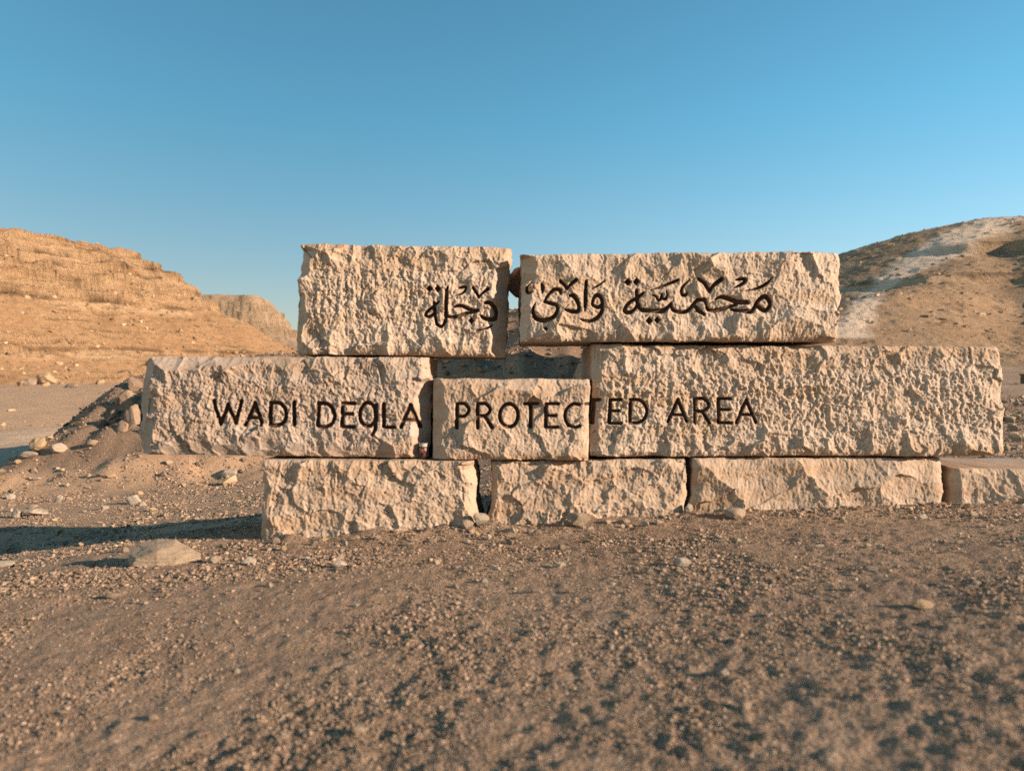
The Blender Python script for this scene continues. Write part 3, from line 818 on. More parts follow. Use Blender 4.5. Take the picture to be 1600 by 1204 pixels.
def relief(X, Z, W, H, seed, tool, big, chips, coarse=1.0):
    wx = X + 0.022 * fbm(X * 9, Z * 9, 3, seed + 1); wz = Z + 0.022 * fbm(X * 9, Z * 9, 3, seed + 2)
    h = 0.020 * fbm(X * 2.2, Z * 2.2, 3, seed + 3)
    el, er, eb, et = X, W - X, Z, H - Z
    e = np.minimum(np.minimum(el, er), np.minimum(eb, et))
    # tooled middle: pits in vertical rows, uneven in size and depth
    var = fbm(X * 3.3, Z * 3.3, 3, seed + 60)
    ws = 1.0 + 0.22 * var
    f1, f2, c, dx, dy = worley(wx / 0.043, wz / 0.055 + 3.1 * fbm(X * 1.5, Z * 1.5, 2, seed + 61), seed + 4, 0.55)
    toolh = 0.5 * (0.018 * (f1 ** 2 - 0.25) + 0.014 * (c - 0.5) + 0.028 * dy * (c - 0.35) + 0.034 * dx * (c - 0.55)) * (0.65 + 0.7 * np.clip(var + 0.5, 0, 1))
    toolh = toolh + 0.006 * ridged(wx / 0.06, wz / 0.45, 2, seed + 5)
    g1, g2, gc, gx_, gy_ = worley(wx / 0.019 + 0.5 * var, wz / 0.026, seed + 6)
    toolh = toolh + 0.0030 * (g1 ** 2 - 0.2) + 0.006 * (gc - 0.5) + 0.014 * gx_ * (gc - 0.5)
    # split face: shell-shaped scars with sharp ridges between them
    s1, s2, sc_, sx, sy = worley(wx / (0.17 * coarse) + 0.3 * fbm(X * 6, Z * 6, 2, seed + 7), wz / (0.15 * coarse), seed + 8)
    scar = 0.66 * coarse ** 0.8 * (0.062 * (s1 ** 2 - 0.25) + 0.05 * (sc_ - 0.5) + 0.05 * (sy * (sc_ - 0.3) + sx * (hsh(np.floor(sc_ * 977), np.floor(sc_ * 131), seed) - 0.5)))
    q1, q2, qc, qx, qy = worley(wx / 0.062, wz / 0.075, seed + 9)
    scar = scar + (0.014 * (q1 ** 2 - 0.25) + 0.014 * (qc - 0.5) + 0.014 * qx * (qc - 0.5)) / coarse ** 1.6
    # fine fracture ripples fanning over the scars
    rip = ridged((wx + 0.5 * sx * 0.17) / 0.030, (wz * 0.8 + 0.6 * wx) / 0.07, 3, seed + 10)
    scar = scar + 0.0045 * rip
    edge_m = sstep(0.24, 0.10, np.minimum(et * 1.05, eb * 1.0) + 0.07 * fbm(X * 4, Z * 4, 3, seed + 12) + 0.02)
    edge_m = np.maximum(edge_m, sstep(0.16, 0.05, np.minimum(el, er) + 0.06 * fbm(X * 5, Z * 5, 3, seed + 13)))
    patch = sstep(0.10, 0.32, fbm(X * 2.6, Z * 2.6, 3, seed + 14))
    k = np.clip((1 - tool) + tool * np.maximum(edge_m * 0.95, patch * 0.8), 0, 1)
    h = h + toolh * tool * (1 - k * 0.85) * 1.0 + scar * k * big
    k1, k2, kc, kx, ky = worley(wx / 0.024 + 0.7 * fbm(X * 20, Z * 20, 2, seed + 62), wz / 0.020, seed + 63)
    fq_ = (1.0 - 0.45 * k) / coarse
    h = h + 0.0060 * fq_ * (kc - 0.5) + 0.012 * fq_ * (kx * (kc - 0.5) + ky * (0.5 - hsh(np.floor(kc * 733), np.floor(kc * 311), seed)))
    h = h + 0.0036 * fq_ * fbm(X / 0.016, Z / 0.016, 3, seed + 15, 0.6) + 0.0028 * ridged(X / 0.02 + Z / 0.05, Z / 0.03, 2, seed + 64)
    # pitched margins
    h = h - 0.030 * np.exp(-np.minimum(et, eb) / 0.020) - 0.028 * np.exp(-np.minimum(el, er) / 0.025)
    # broken corners
    for edge, v0, v1, wid, dep in chips:
        if edge in 'LR':
            s = el if edge == 'L' else er; v = 1 - Z / H
        else:
            s = et if edge == 'T' else eb; v = X / W
        env = sstep(v0 - 0.04, v0 + 0.05, v + 0.04 * fbm(X * 5, Z * 5, 2, seed + 20)) * sstep(v1 + 0.04, v1 - 0.05, v + 0.04 * fbm(X * 5, Z * 5, 2, seed + 21))
        wl_ = wid * (1 + 0.55 * fbm(v * 4.0 * H / 0.5, v * 0 + seed, 3, seed + 22)) * env
        pl = -dep * env * (1 - s / np.maximum(wl_, 1e-3)) + 0.006 * fbm(X / 0.05, Z / 0.05, 4, seed + 23) + 0.004 * ridged(X / 0.09, Z / 0.05, 3, seed + 24) + 0.012
        cw = worley(X / 0.11 + 0.3 * fbm(X * 8, Z * 8, 2, seed + 25), Z / 0.11, seed + 26)
        pl = pl + 0.030 * (cw[0] ** 2 - 0.3) + 0.012 * (cw[2] - 0.5)
        h = np.where(env > 0.02, np.minimum(h, pl), h)
    return h

def smooth2(a, n):
    for _ in range(n):
        p = np.pad(a, 1, mode='edge')
        a = (p[:-2, 1:-1] + p[2:, 1:-1] + p[1:-1, :-2] + p[1:-1, 2:] + 2 * p[1:-1, 1:-1]) / 6
    return a

def stone_block(corners, label, mat, seed, tool=1.0, big=1.0, chips=(), text=(), dy=0.0, depth=0.62, step=1.0,
                side_wob=0.02, top_wob=0.004, bottom_wob=0.003, round_tl=0, coarse=1.0):
    (tl, tr, br, bl) = [np.array(c, float) for c in corners]
    wpx = max(tr[0] - tl[0], br[0] - bl[0]); hpx = max(bl[1] - tl[1], br[1] - tr[1])
    nc = int(wpx / step) + 1; nr = int(hpx / step) + 1
    U, Vv = np.meshgrid(np.linspace(0, 1, nc), np.linspace(0, 1, nr))   # Vv 0 = bottom
    P = (bl[None, None] * (1 - U)[..., None] * (1 - Vv)[..., None] + br * U[..., None] * (1 - Vv)[..., None]
         + tl * (1 - U)[..., None] * Vv[..., None] + tr * U[..., None] * Vv[..., None])
    PX, PY = P[..., 0], P[..., 1]
    Xw = (PX - CX) * PXM; Zw = EYE + (CY - PY) * PXM
    W = wpx * PXM; H = hpx * PXM
    Xl = U * W; Zl = Vv * H
    h = relief(Xl, Zl, W, H, seed, tool, big, chips, coarse)
    gid = np.full(PX.shape, -1); best = np.full(PX.shape, 50.0)
    for k, g in enumerate(text):
        d = sdf_glyph(g, PX, PY) - 0.5 + 0.25 * fbm(PX / 2.6, PY / 2.6, 2, seed + 70)
        m = d < best
        best = np.where(m, d, best); gid = np.where(m, k, gid)
    if len(text):
        hs = smooth2(h, 10)
        m = 1 - sstep(-1.5, 0.3, best)
        h = h * (1 - m) + (hs - 0.034) * m
    # outline wobble
    e_l = np.exp(-Xl / 0.06); e_r = np.exp(-(W - Xl) / 0.06)
    wobl = fbm(Zl * 6, Zl * 0 + 3.3, 4, seed + 40) * side_wob * 1.6; wobr = fbm(Zl * 6, Zl * 0 + 9.1, 4, seed + 41) * side_wob * 1.6
    Xw = Xw - wobl * e_l + wobr * e_r
    wobt = fbm(Xl * 7, Xl * 0 + 1.7, 4, seed + 42) * top_wob * 2; wobb = fbm(Xl * 7, Xl * 0 + 5.1, 3, seed + 43) * bottom_wob * 2
    Zw = Zw + wobt * np.exp(-(H - Zl) / 0.03) + wobb * np.exp(-Zl / 0.03)
    if round_tl:
        rr = round_tl
        q = np.clip(1 - Xl / rr, 0, 1) ** 2
        Zw = Zw - q * rr * 0.45 * Vv ** 4
    Yw = WALL_Y + dy - h
    base = Vector(((tl[0] + tr[0]) / 2 * PXM - CX * PXM, WALL_Y + dy + depth / 2, float(Zw.min())))
    V = np.stack([Xw - base.x, Yw - base.y, Zw - base.z], -1)
    nV = nr * nc
    verts = [V.reshape(-1, 3)]
    faces = grid_faces(nr, nc)[:, ::-1]
    # border loop, counter-clockwise seen from the front
    idx = np.arange(nV).reshape(nr, nc)
    loop = np.concatenate([idx[0, :-1], idx[:-1, -1], idx[-1, :0:-1], idx[:0:-1, 0]])
    L = V.reshape(-1, 3)[loop]
    ox = np.zeros(len(loop)); oz = np.zeros(len(loop))
    n0 = nc - 1; n1 = nr - 1
    oz[:n0] = -1; ox[n0:n0 + n1] = 1; oz[n0 + n1:2 * n0 + n1] = 1; ox[2 * n0 + n1:] = -1
    yb = WALL_Y + dy + depth - base.y
    K = 14
    prev = loop
    off = nV
    fs = [faces]
    par = np.where(np.abs(ox) > 0, L[:, 2], L[:, 0])
    for k in range(1, K + 1):
        s = k / K
        yk = L[:, 1] * (1 - s) + yb * s
        amp = np.where(np.abs(ox) > 0, side_wob * 1.2, np.where(oz > 0, top_wob * 1.6, bottom_wob)) * min(1.0, s * 5)
        nz = fbm(par * 5 + 3 * (ox + 2 * oz), yk * 5, 4, seed + 50)
        fc, _, cc, _, _ = worley(par * 6 + 5 * ox, yk * 6, seed + 51)
        disp = amp * (nz + np.where(np.abs(ox) > 0, 0.7 * (cc - 0.5), 0))
        ring = np.stack([L[:, 0] + ox * disp, yk, L[:, 2] + oz * disp], -1)
        verts.append(ring)
        cur = np.arange(off, off + len(loop)); off += len(loop)
        a, b = prev, np.roll(prev, -1); c, d = np.roll(cur, -1), cur
        fs.append(np.stack([a, d, c, b], -1))
        prev = cur
    ctr = verts[-1].mean(0, keepdims=True); verts.append(ctr)
    last = prev
    fs.append(np.stack([last, np.full(len(last), off), np.full(len(last), off), np.roll(last, -1)], -1)[:0])
    allV = np.concatenate(verts)
    capf = np.stack([np.roll(last, -1), last, np.full(len(last), off)], -1)
    # lettering faces are parts of their own
    fq = fs[0]
    fd = best.ravel()[fq].mean(1) if len(text) else np.full(len(fq), 9.0)
    fg = gid.ravel()[fq[:, 0]]
    carve = fd < -0.25
    body_q = np.concatenate([fq[~carve]] + fs[1:-1])
    # the back cap as quads degenerate-free: pair up border vertices in a strip
    me = mesh_mixed('stone_block', allV, body_q, capf)
    o = link('stone_block', me, mat)
    o.location = base
    tag(o, label, 'stone block', 'stacked limestone blocks')
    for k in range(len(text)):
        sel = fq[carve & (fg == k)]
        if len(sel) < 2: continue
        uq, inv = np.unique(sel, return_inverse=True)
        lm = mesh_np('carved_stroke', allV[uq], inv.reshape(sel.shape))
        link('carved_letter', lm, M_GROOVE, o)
    return o

def mesh_mixed(name, verts, quads, tris):
    verts = np.asarray(verts, np.float32)
    used = np.unique(np.concatenate([quads.ravel(), tris.ravel()]))
    rem = np.full(len(verts), -1); rem[used] = np.arange(len(used))
    verts = verts[used]; quads = rem[quads]; tris = rem[tris]
    me = bpy.data.meshes.new(name)
    me.vertices.add(len(verts)); me.vertices.foreach_set('co', verts.ravel())
    li = np.concatenate([quads.ravel(), tris.ravel()]).astype(np.int32)
    me.loops.add(len(li)); me.loops.foreach_set('vertex_index', li)
    n = len(quads) + len(tris)
    me.polygons.add(n)
    tot = np.concatenate([np.full(len(quads), 4), np.full(len(tris), 3)]).astype(np.int32)
    st = np.concatenate([[0], np.cumsum(tot)[:-1]]).astype(np.int32)
    me.polygons.foreach_set('loop_start', st); me.polygons.foreach_set('loop_total', tot)
    me.polygons.foreach_set('use_smooth', np.full(n, True))
    me.update(calc_edges=True)
    return me

# top course
stone_block([(464, 378), (797, 384), (789, 556), (459, 553)], 'tall left block of the top course, with three Arabic letters carved at its right', M_STONE_PALE, 101,
            tool=1.0, chips=(('L', 0.02, 0.30, 0.085, 0.085), ('L', 0.42, 0.92, 0.055, 0.05), ('R', 0.18, 1.1, 0.10, 0.13)), text=TXT_UL, side_wob=0.016, dy=0.03)
stone_block([(813, 399), (1312, 395), (1303, 534), (815, 534)], 'long right block of the top course, carved with two Arabic words', M_STONE_PALE, 211,
            tool=0.62, big=1.1, coarse=1.25, chips=(('L', 0.0, 0.34, 0.13, 0.12), ('L', 0.3, 1.1, 0.05, 0.06)), text=TXT_UR, side_wob=0.02, dy=-0.06)
# middle course
stone_block([(213, 556), (672, 558), (668, 716), (209, 710)], 'left end block of the middle course, carved WADI DEGLA and overhanging the block below', M_STONE_GREY, 307,
            tool=0.85, chips=(('L', -0.1, 1.1, 0.12, 0.11), ('R', 0.22, 1.1, 0.10, 0.13), ('T', -0.1, 0.55, 0.07, 0.06), ('B', 0.1, 0.9, 0.10, 0.05)), text=TXT_WADI, round_tl=0.10, dy=0.0)
stone_block([(676, 592), (921, 592), (919, 718), (675, 717)], 'low short block of the middle course, carved PROTEC, between two longer blocks', M_STONE_TAN, 411,
            tool=0.35, big=0.8, coarse=1.3, chips=(('L', -0.1, 1.1, 0.095, 0.085), ('T', 0.75, 1.1, 0.03, 0.05), ('T', 0.1, 0.7, 0.05, 0.04)), text=TXT_PROT, top_wob=0.007, side_wob=0.006, dy=-0.035)
stone_block([(925, 538), (1567, 541), (1573, 712), (924, 713)], 'longest block, at the right of the middle course, carved TED AREA', M_STONE_PALE, 503,
            tool=1.05, big=0.9, chips=(('L', 0.0, 1.1, 0.05, 0.035),), text=TXT_TED, top_wob=0.006, side_wob=0.012, dy=-0.005)
# bottom course
stone_block([(415, 717), (739, 719), (752, 860), (411, 872)], 'left block of the bottom course, under the WADI DEGLA block', M_STONE_TAN, 601,
            tool=0.45, big=1.0, chips=(('L', 0.0, 1.1, 0.04, 0.04), ('R', 0.0, 1.1, 0.055, 0.08)), step=1.2, dy=-0.05, side_wob=0.02)
stone_block([(768, 721), (1075, 717), (1069, 842), (760, 850)], 'second block from the left in the bottom course, under the PROTEC block', M_STONE_TAN, 702,
            tool=0.2, big=0.85, chips=(('L', 0.0, 1.1, 0.04, 0.06), ('R', 0.3, 1.1, 0.04, 0.06)), step=1.2, dy=0.0, side_wob=0.02)
stone_block([(1085, 716), (1478, 716), (1479, 830), (1079, 835)], 'third block from the left in the bottom course, with broad shell-shaped scars', M_STONE_TAN, 803,
            tool=0.0, big=1.0, coarse=1.9, chips=(('L', 0.2, 1.1, 0.04, 0.05),), step=1.2, dy=0.0, side_wob=0.014)
stone_block([(1497, 733), (1730, 736), (1730, 830), (1494, 826)], 'smooth-topped block at the right end of the bottom course, cut by the picture edge', M_STONE_TAN, 907,
            tool=0.0, big=1.1, coarse=1.35, chips=(('L', -0.1, 1.1, 0.07, 0.05),), step=1.3, dy=0.04, depth=0.8, side_wob=0.014)

# ------------------------------------------------------------------ single stones
def rock_mesh(seed, sub=3, planes=9, flat=1.0):
    r = random.Random(seed)
    bm = bmesh.new()
    bmesh.ops.create_icosphere(bm, subdivisions=sub, radius=1.0)
    cuts = []
    for _ in range(planes):
        v = Vector((r.gauss(0, 1), r.gauss(0, 1), r.gauss(0, 0.8))).normalized()
        cuts.append((v, r.uniform(0.52, 0.82)))
    for v in bm.verts:
        p = v.co.copy()
        for nrm, d in cuts:
            q = p.dot(nrm)
            if q > d: p -= nrm * (q - d) * 0.93
        w = p * 2.3 + Vector((seed * 1.7, 0, 0))
        p *= 1 + 0.09 * mnoise.noise(w) + 0.05 * mnoise.noise(w * 2.7) + 0.03 * mnoise.noise(w * 6)
        v.co = p
    co = np.array([v.co[:] for v in bm.verts]); lo = co.min(0); hi = co.max(0)
    for v in bm.verts:
        v.co = Vector(((v.co.x - (lo[0] + hi[0]) / 2) / (hi[0] - lo[0]), (v.co.y - (lo[1] + hi[1]) / 2) / (hi[1] - lo[1]), (v.co.z - lo[2]) / (hi[2] - lo[2])))
    me = bpy.data.meshes.new('rock'); bm.to_mesh(me); bm.free()
    return me

SHAPES = [rock_mesh(40 + k, 3, 8 + k % 4) for k in range(9)]
def chip_mesh(seed):
    r = random.Random(seed); bm = bmesh.new()
    for k in range(13):
        v = Vector((r.gauss(0, 1), r.gauss(0, 1), r.gauss(0, 1))).normalized() * r.uniform(0.7, 1.0)
        bm.verts.new(v)
    res = bmesh.ops.convex_hull(bm, input=bm.verts)
    bmesh.ops.delete(bm, geom=[g for g in res['geom_interior'] if isinstance(g, bmesh.types.BMVert)], context='VERTS')
    bmesh.ops.bevel(bm, geom=list(bm.edges), offset=0.05, segments=1, affect='EDGES')
    co = np.array([v.co[:] for v in bm.verts]); lo = co.min(0); hi = co.max(0)
    for v in bm.verts:
        v.co = Vector(((v.co.x - (lo[0] + hi[0]) / 2) / (hi[0] - lo[0]), (v.co.y - (lo[1] + hi[1]) / 2) / (hi[1] - lo[1]), (v.co.z - lo[2]) / (hi[2] - lo[2])))
    me = bpy.data.meshes.new('stone_chip'); bm.to_mesh(me); bm.free()
    return me
SMALL = [chip_mesh(80 + k) for k in range(10)]
_cache = {}
def shaped(me, mat):
    key = (me.name, mat.name)
    if key not in _cache:
        m = me.copy(); m.materials.clear(); m.materials.append(mat); _cache[key] = m
    return _cache[key]

def put_rock(px, py, wpx, hpx, mat, label, group=None, name='stone', cat='stone', small=False, fn=None, sink=0.22, y=None, z=None, rot=None, deep=0.8):
    if y is None:
        x, y = ray_ground(px, py - 0.15 * hpx, fn or ground_base)
        z = float((fn or ground_z)(np.array([x]), np.array([y]))[0])
    else:
        x = (px - CX) / F * y
    wm = wpx / F * y; hm = hpx / F * y
    src = random.choice(SMALL if small else SHAPES)
    o = link(name, shaped(src, mat), None)
    o.location = (x, y, z - hm * sink)
    o.scale = (wm * 1.08, wm * deep, hm * (1 + sink))
    o.rotation_euler = (random.uniform(-.12, .12), random.uniform(-.12, .12), random.uniform(-.5, .5) if rot is None else rot)
    tag(o, label, cat, group)
    return o

# the big wedge of rock in front of the overhang
bm = bmesh.new()
for p in [(-.50, .05, .50), (-.47, .30, .80), (-.20, .36, 1.0), (.08, .30, .97), (.12, .05, .80), (-.30, -.20, .38), (-.02, -.20, .70), (.22, -.14, .50), (.50, .06, .26), (.45, .25, .40),
          (-.36, -.22, .0), (.0, -.24, .0), (.24, -.16, .05), (.50, .06, .08), (.40, .3, .0), (-.46, .3, .0), (-.49, .05, .1), (-.2, .4, .1)]:
    bm.verts.new(p)
res = bmesh.ops.convex_hull(bm, input=bm.verts)
bmesh.ops.delete(bm, geom=[g for g in res['geom_interior'] if isinstance(g, bmesh.types.BMVert)], context='VERTS')
bmesh.ops.triangulate(bm, faces=bm.faces)
for _ in range(4):
    bmesh.ops.subdivide_edges(bm, edges=bm.edges, cuts=1, use_grid_fill=True)
bm.normal_update()
for v in bm.verts:
    w = v.co * 3.0
    v.co += v.normal * (0.016 * mnoise.noise(w) + 0.012 * mnoise.noise(w * 3.1) + 0.008 * mnoise.noise(w * 9))
me = bpy.data.meshes.new('wedge_rock'); bm.to_mesh(me); bm.free()
x, y = ray_ground(238, 888)
o = link('wedge_rock', me, M_ROCK)
wm = 122 / F * y
o.location = (x, y + 0.12, float(ground_z(np.array([x]), np.array([y + .12]))[0]) - 0.012)
o.scale = (wm * 0.95, wm * 0.7, 37 / F * y)
tag(o, 'large flat wedge of rock lying alone in front of the overhang shadow', 'rock')

put_rock(63, 704, 25, 18, M_ROCK_TAN, 'rounded tan boulder on the edge of the dirt track', name='boulder', cat='boulder', deep=1.0)
put_rock(93, 709, 26, 13, M_ROCK_PALE, 'pale lumpy stone right beside the rounded tan boulder')
put_rock(47, 716, 30, 9, M_ROCK_PALE, 'flat pale stone in front of the rounded tan boulder')
put_rock(145, 700, 17, 9, M_ROCK, 'small stone at the near end of the shaded earth bank')
put_rock(359, 744, 27, 11, M_ROCK_PALE, 'pale stone on the lit gravel just below the overhanging block')
put_rock(211, 790, 24, 15, M_ROCK_PALE, 'whitish stone at the far edge of the long shadow')
put_rock(55, 807, 38, 12, M_ROCK_PALE, 'long flat pale stone at the left picture edge', sink=0.15)
put_rock(25, 810, 20, 14, M_ROCK_PALE, 'blocky pale stone touching the long flat stone')
put_rock(93, 785, 12, 11, M_ROCK_PALE, 'upright pale chip left of the whitish stone')
put_rock(108, 783, 9, 8, M_ROCK, 'small dull chip beside the upright pale chip')
put_rock(17, 783, 14, 8, M_ROCK_PALE, 'small pale stone above the long flat stone')
put_rock(1067, 884, 24, 13, M_ROCK_PALE, 'angular pale stone alone on the gravel in front of the second bottom block')
put_rock(1440, 950, 32, 13, M_ROCK_TAN, 'orange tan stone low on the right of the gravel')
put_rock(1358, 893, 24, 9, M_ROCK_GREY, 'flat grey stone in front of the third bottom block')
put_rock(531, 890, 22, 11, M_ROCK_PALE, 'pale stone in front of the left bottom block')
put_rock(10, 890, 24, 11, M_ROCK_PALE, 'pale flat stone at the left edge level with the wedge of rock')
put_rock(390, 884, 20, 12, M_ROCK_PALE, 'pale stone right of the wedge of rock')
put_rock(335, 880, 17, 12, M_ROCK, 'small stone just off the pointed tip of the wedge of rock')
put_rock(175, 932, 22, 9, M_ROCK, 'flat stone below the wedge of rock')
put_rock(1150, 812, 34, 16, M_ROCK, 'largest stone at the foot of the third bottom block')
put_rock(752, 822, 24, 18, M_ROCK_PALE, 'pale stone below the gap between the two left bottom blocks')
put_rock(728, 828, 20, 13, M_ROCK, 'broken stone at the right foot of the left bottom block')
put_rock(905, 822, 30, 19, M_ROCK, 'broad lump of rubble against the foot of the second bottom block')
put_rock(1076, 802, 16, 14, M_ROCK_PALE, 'small smooth stone jammed in the gap beside the third bottom block')
put_rock(1132, 1054, 15, 9, M_ROCK_PALE, 'blurred pale stone in the right foreground')
put_rock(371, 1050, 9, 7, M_ROCK_PALE, 'blurred round pebble in the left foreground')
put_rock(955, 1014, 10, 7, M_ROCK_PALE, 'blurred pale pebble in the middle foreground')
put_rock(1165, 1110, 18, 13, M_ROCK, 'blurred lump of stone near the bottom of the picture, right of the middle')
put_rock(560, 1150, 22, 15, M_ROCK, 'blurred clod at the bottom edge, left of the middle')
put_rock(240, 1130, 15, 10, M_ROCK, 'blurred stone in the bottom left corner')

# boulders piled against the left end of the bank
for px, py, w_, h_, mat, lab in ((209, 614, 22, 20, M_ROCK_BROWN, 'cracked boulder on top of the rubble bank behind the left end block'),
                                 (204, 640, 28, 24, M_ROCK_BROWN, 'broad brown boulder in the middle of the rubble bank'),
                                 (211, 668, 30, 30, M_ROCK_BROWN, 'largest brown boulder low on the rubble bank behind the left end block'),
                                 (188, 634, 18, 14, M_ROCK_BROWN, 'grey boulder on the left flank of the rubble bank'),
                                 (180, 654, 16, 12, M_ROCK_BROWN, 'small boulder below the grey one on the rubble bank'),
                                 (162, 668, 15, 10, M_ROCK_BROWN, 'small grey boulder at the left foot of the rubble bank'),
                                 (192, 676, 20, 14, M_ROCK_BROWN, 'small brown boulder in front of the rubble bank')):
    put_rock(px, py, w_, h_, mat, lab, 'boulders on the rubble bank', 'boulder', 'boulder', deep=1.0, sink=0.7)

MARKS = [(345, 'the W of WADI'), (397, 'the A of WADI'), (433, 'the D of WADI'), (460, 'the I of WADI'), (505, 'the D of DEGLA'), (543, 'the E of DEGLA'), (575, 'the G of DEGLA'),
         (608, 'the L of DEGLA'), (641, 'the last A of DEGLA'), (722, 'the P of PROTECTED'), (757, 'the R of PROTECTED'), (795, 'the O of PROTECTED'), (829, 'the first T of PROTECTED'),
         (861, 'the first E of PROTECTED'), (895, 'the C of PROTECTED'), (925, 'the split T of PROTECTED'), (960, 'the last E of PROTECTED'), (998, 'the last D of PROTECTED'),
         (1058, 'the first A of AREA'), (1097, 'the R of AREA'), (1132, 'the E of AREA'), (1165, 'the last A of AREA'), (1230, "the longest block's blank middle"),
         (1310, "the top course's right end"), (1400, "the longest block's blank right part"), (1480, "the third bottom block's right end"), (1560, "the longest block's right end")]
TONES = [('dull tan', M_ROCK), ('pale', M_ROCK_PALE), ('orange tan', M_ROCK_TAN), ('grey', M_ROCK_GREY)]
used = set()
def placed(px, py, w_, h_, tones, phrase, group):
    """a small stone whose label nothing else carries; False when every wording is taken"""
    mk = min(MARKS, key=lambda m: abs(m[0] - px))[1] if '{m}' in phrase else ''
    ts = list(tones); random.shuffle(ts)
    for tone, mat in ts:
        lab = phrase.format(t=tone, m=mk)
        if lab not in used:
            used.add(lab)
            put_rock(px, py, w_, h_, mat, lab, group, small=True)
            return True
    return False

# rubble along the foot of the blocks
for k in range(60):
    px = random.uniform(420, 1590)
    base = np.interp(px, [410, 740, 900, 1080, 1480, 1600], [852, 836, 826, 808, 800, 798])
    placed(px, base + random.uniform(-6, 12), random.uniform(6, 15), random.uniform(4, 9), TONES[:3],
           "{t} broken stone at the blocks' foot below {m}", 'rubble along the foot of the blocks')
for k in range(80):
    px = random.uniform(400, 1600); q = random.random() ** 2.0; py = 848 + 120 * q
    w_ = random.uniform(6, 14)
    where = 'close to the blocks, below {m}' if py < 885 else 'halfway over the gravel below {m}' if py < 960 else 'in the near foreground below {m}'
    placed(px, py, w_, w_ * random.uniform(.4, .7), [TONES[0], TONES[1], TONES[3]], '{t} small stone ' + where, 'small stones on the gravel in front of the blocks')
for k in range(64):
    px = random.uniform(-20, 400); py = random.uniform(705, 960) if k % 2 else random.uniform(715, 800)
    w_ = random.uniform(5, 13)
    band = 'beyond the long shadow' if py < 800 else 'inside the long shadow' if py < 858 else 'nearer than the long shadow'
    side = 'at the left picture edge' if px < 70 else 'left of the wedge of rock' if px < 175 else 'level with the wedge rock' if px < 300 else 'close to the left bottom block'
    size = 'tiny' if w_ < 8 else 'small' if w_ < 10.5 else 'fist-sized'
    placed(px, py, w_, w_ * random.uniform(.45, .75), TONES, size + ' {t} stone ' + band + ', ' + side, 'small stones on the gravel left of the blocks')
NTH = ['first', 'second', 'third', 'fourth', 'fifth', 'sixth', 'seventh', 'eighth', 'ninth', 'tenth', 'eleventh', 'twelfth', 'thirteenth', 'fourteenth', 'fifteenth', 'sixteenth',
       'seventeenth', 'eighteenth', 'nineteenth', 'twentieth', 'twenty-first', 'twenty-second', 'twenty-third', 'twenty-fourth', 'twenty-fifth', 'twenty-sixth']
for k, py in enumerate(sorted((600 + 105 * random.random() for _ in range(26)), reverse=True)):
    w_ = random.uniform(4, 9) + (py - 600) * 0.10
    put_rock(random.uniform(1566, 1606), py, w_, w_ * random.uniform(.5, .75), random.choice([M_ROCK, M_ROCK, M_ROCK_GREY, M_ROCK_TAN]),
             NTH[k] + ' stone from the bottom on the slope past the longest block', 'stones on the slope right of the blocks', small=True)
for k, px in enumerate(sorted(random.uniform(2, 190) for _ in range(26))):
    w_ = random.uniform(6, 15)
    put_rock(px, random.gauss(599, 3.5), w_, w_ * random.uniform(.5, .8), random.choice([M_ROCK_TAN, M_ROCK, M_ROCK_TAN]),
             NTH[k] + ' small rock from the left in the row at the cliff hill foot', 'rocks along the foot of the cliff hill', small=True)
for px, py, w_, h_, mat, lab in ((72, 603, 28, 19, M_ROCK_TAN, 'largest rock in the row along the foot of the cliff hill'),
                                 (47, 605, 20, 12, M_ROCK, 'squat rock left of the largest rock in the row at the hill foot'),
                                 (127, 594, 20, 13, M_ROCK_GREY, 'dark tilted rock near the right end of the row at the hill foot'),
                                 (112, 607, 22, 7, M_ROCK, 'low flat rock in front of the row at the hill foot')):
    put_rock(px, py, w_, h_, mat, lab)

# stone caught in the slot between the two top blocks, shims under the longest block
put_rock(805, 464, 34, 50, M_ROCK_BROWN, 'dark brown stone stuck in the slot between the two top blocks', y=WALL_Y + 0.42, z=EYE + (CY - 466) / F * (WALL_Y + 0.42), sink=0.0, rot=0.7, deep=0.9)
for px, w_, lab in ((1405, 34, 'thin stone shim under the longest block near its right end'), (1436, 26, 'thin stone shim furthest right under the longest block'),
                    (1110, 30, 'thin stone shim under the R of AREA'), (1010, 24, 'thin stone shim under the last D of PROTECTED')):
    put_rock(px, 717, w_, 5, M_ROCK, lab, 'stone shims', 'stone_shim', 'shim',
             y=WALL_Y + 0.13, z=EYE + (CY - 716.5) * PXM, sink=0.0, rot=0.0, deep=1.0)

# ------------------------------------------------------------------ paper cup on the ledge
def lathe(profile, seg=40):
    V = []; Fc = []
    for r0, z0 in profile:
        for k in range(seg):
            a = 2 * math.pi * k / seg
            V.append((r0 * math.cos(a), r0 * math.sin(a), z0))
    for i in range(len(profile) - 1):
        for k in range(seg):
            Fc.append((i * seg + k, i * seg + (k + 1) % seg, (i + 1) * seg + (k + 1) % seg, (i + 1) * seg + k))
    return mesh_np('cup', V, Fc)
t = NT('cup_print', 0.5)
mp = t.noise(45, 3, 0.6)
col = t.ramp(mp, [(0.40, (0.03, 0.025, 0.03)), (0.47, (0.30, 0.07, 0.045)), (0.55, (0.45, 0.38, 0.32)), (0.62, (0.05, 0.04, 0.045))])
M_CUP = t.done(col)
t = NT('cup_white', 0.5); M_CUPW = t.done((0.36, 0.31, 0.27))
t = NT('cup_band', 0.5); M_CUPB = t.done((0.04, 0.035, 0.04))
cy_ = WALL_Y + 0.03
cup = bpy.data.objects.new('paper_cup', None); COL.objects.link(cup)
cup.location = ((661.5 - CX) / F * cy_, cy_, EYE + (CY - 716.0) * PXM)
tag(cup, 'small printed paper cup left on the ledge at the joint of two blocks', 'cup')
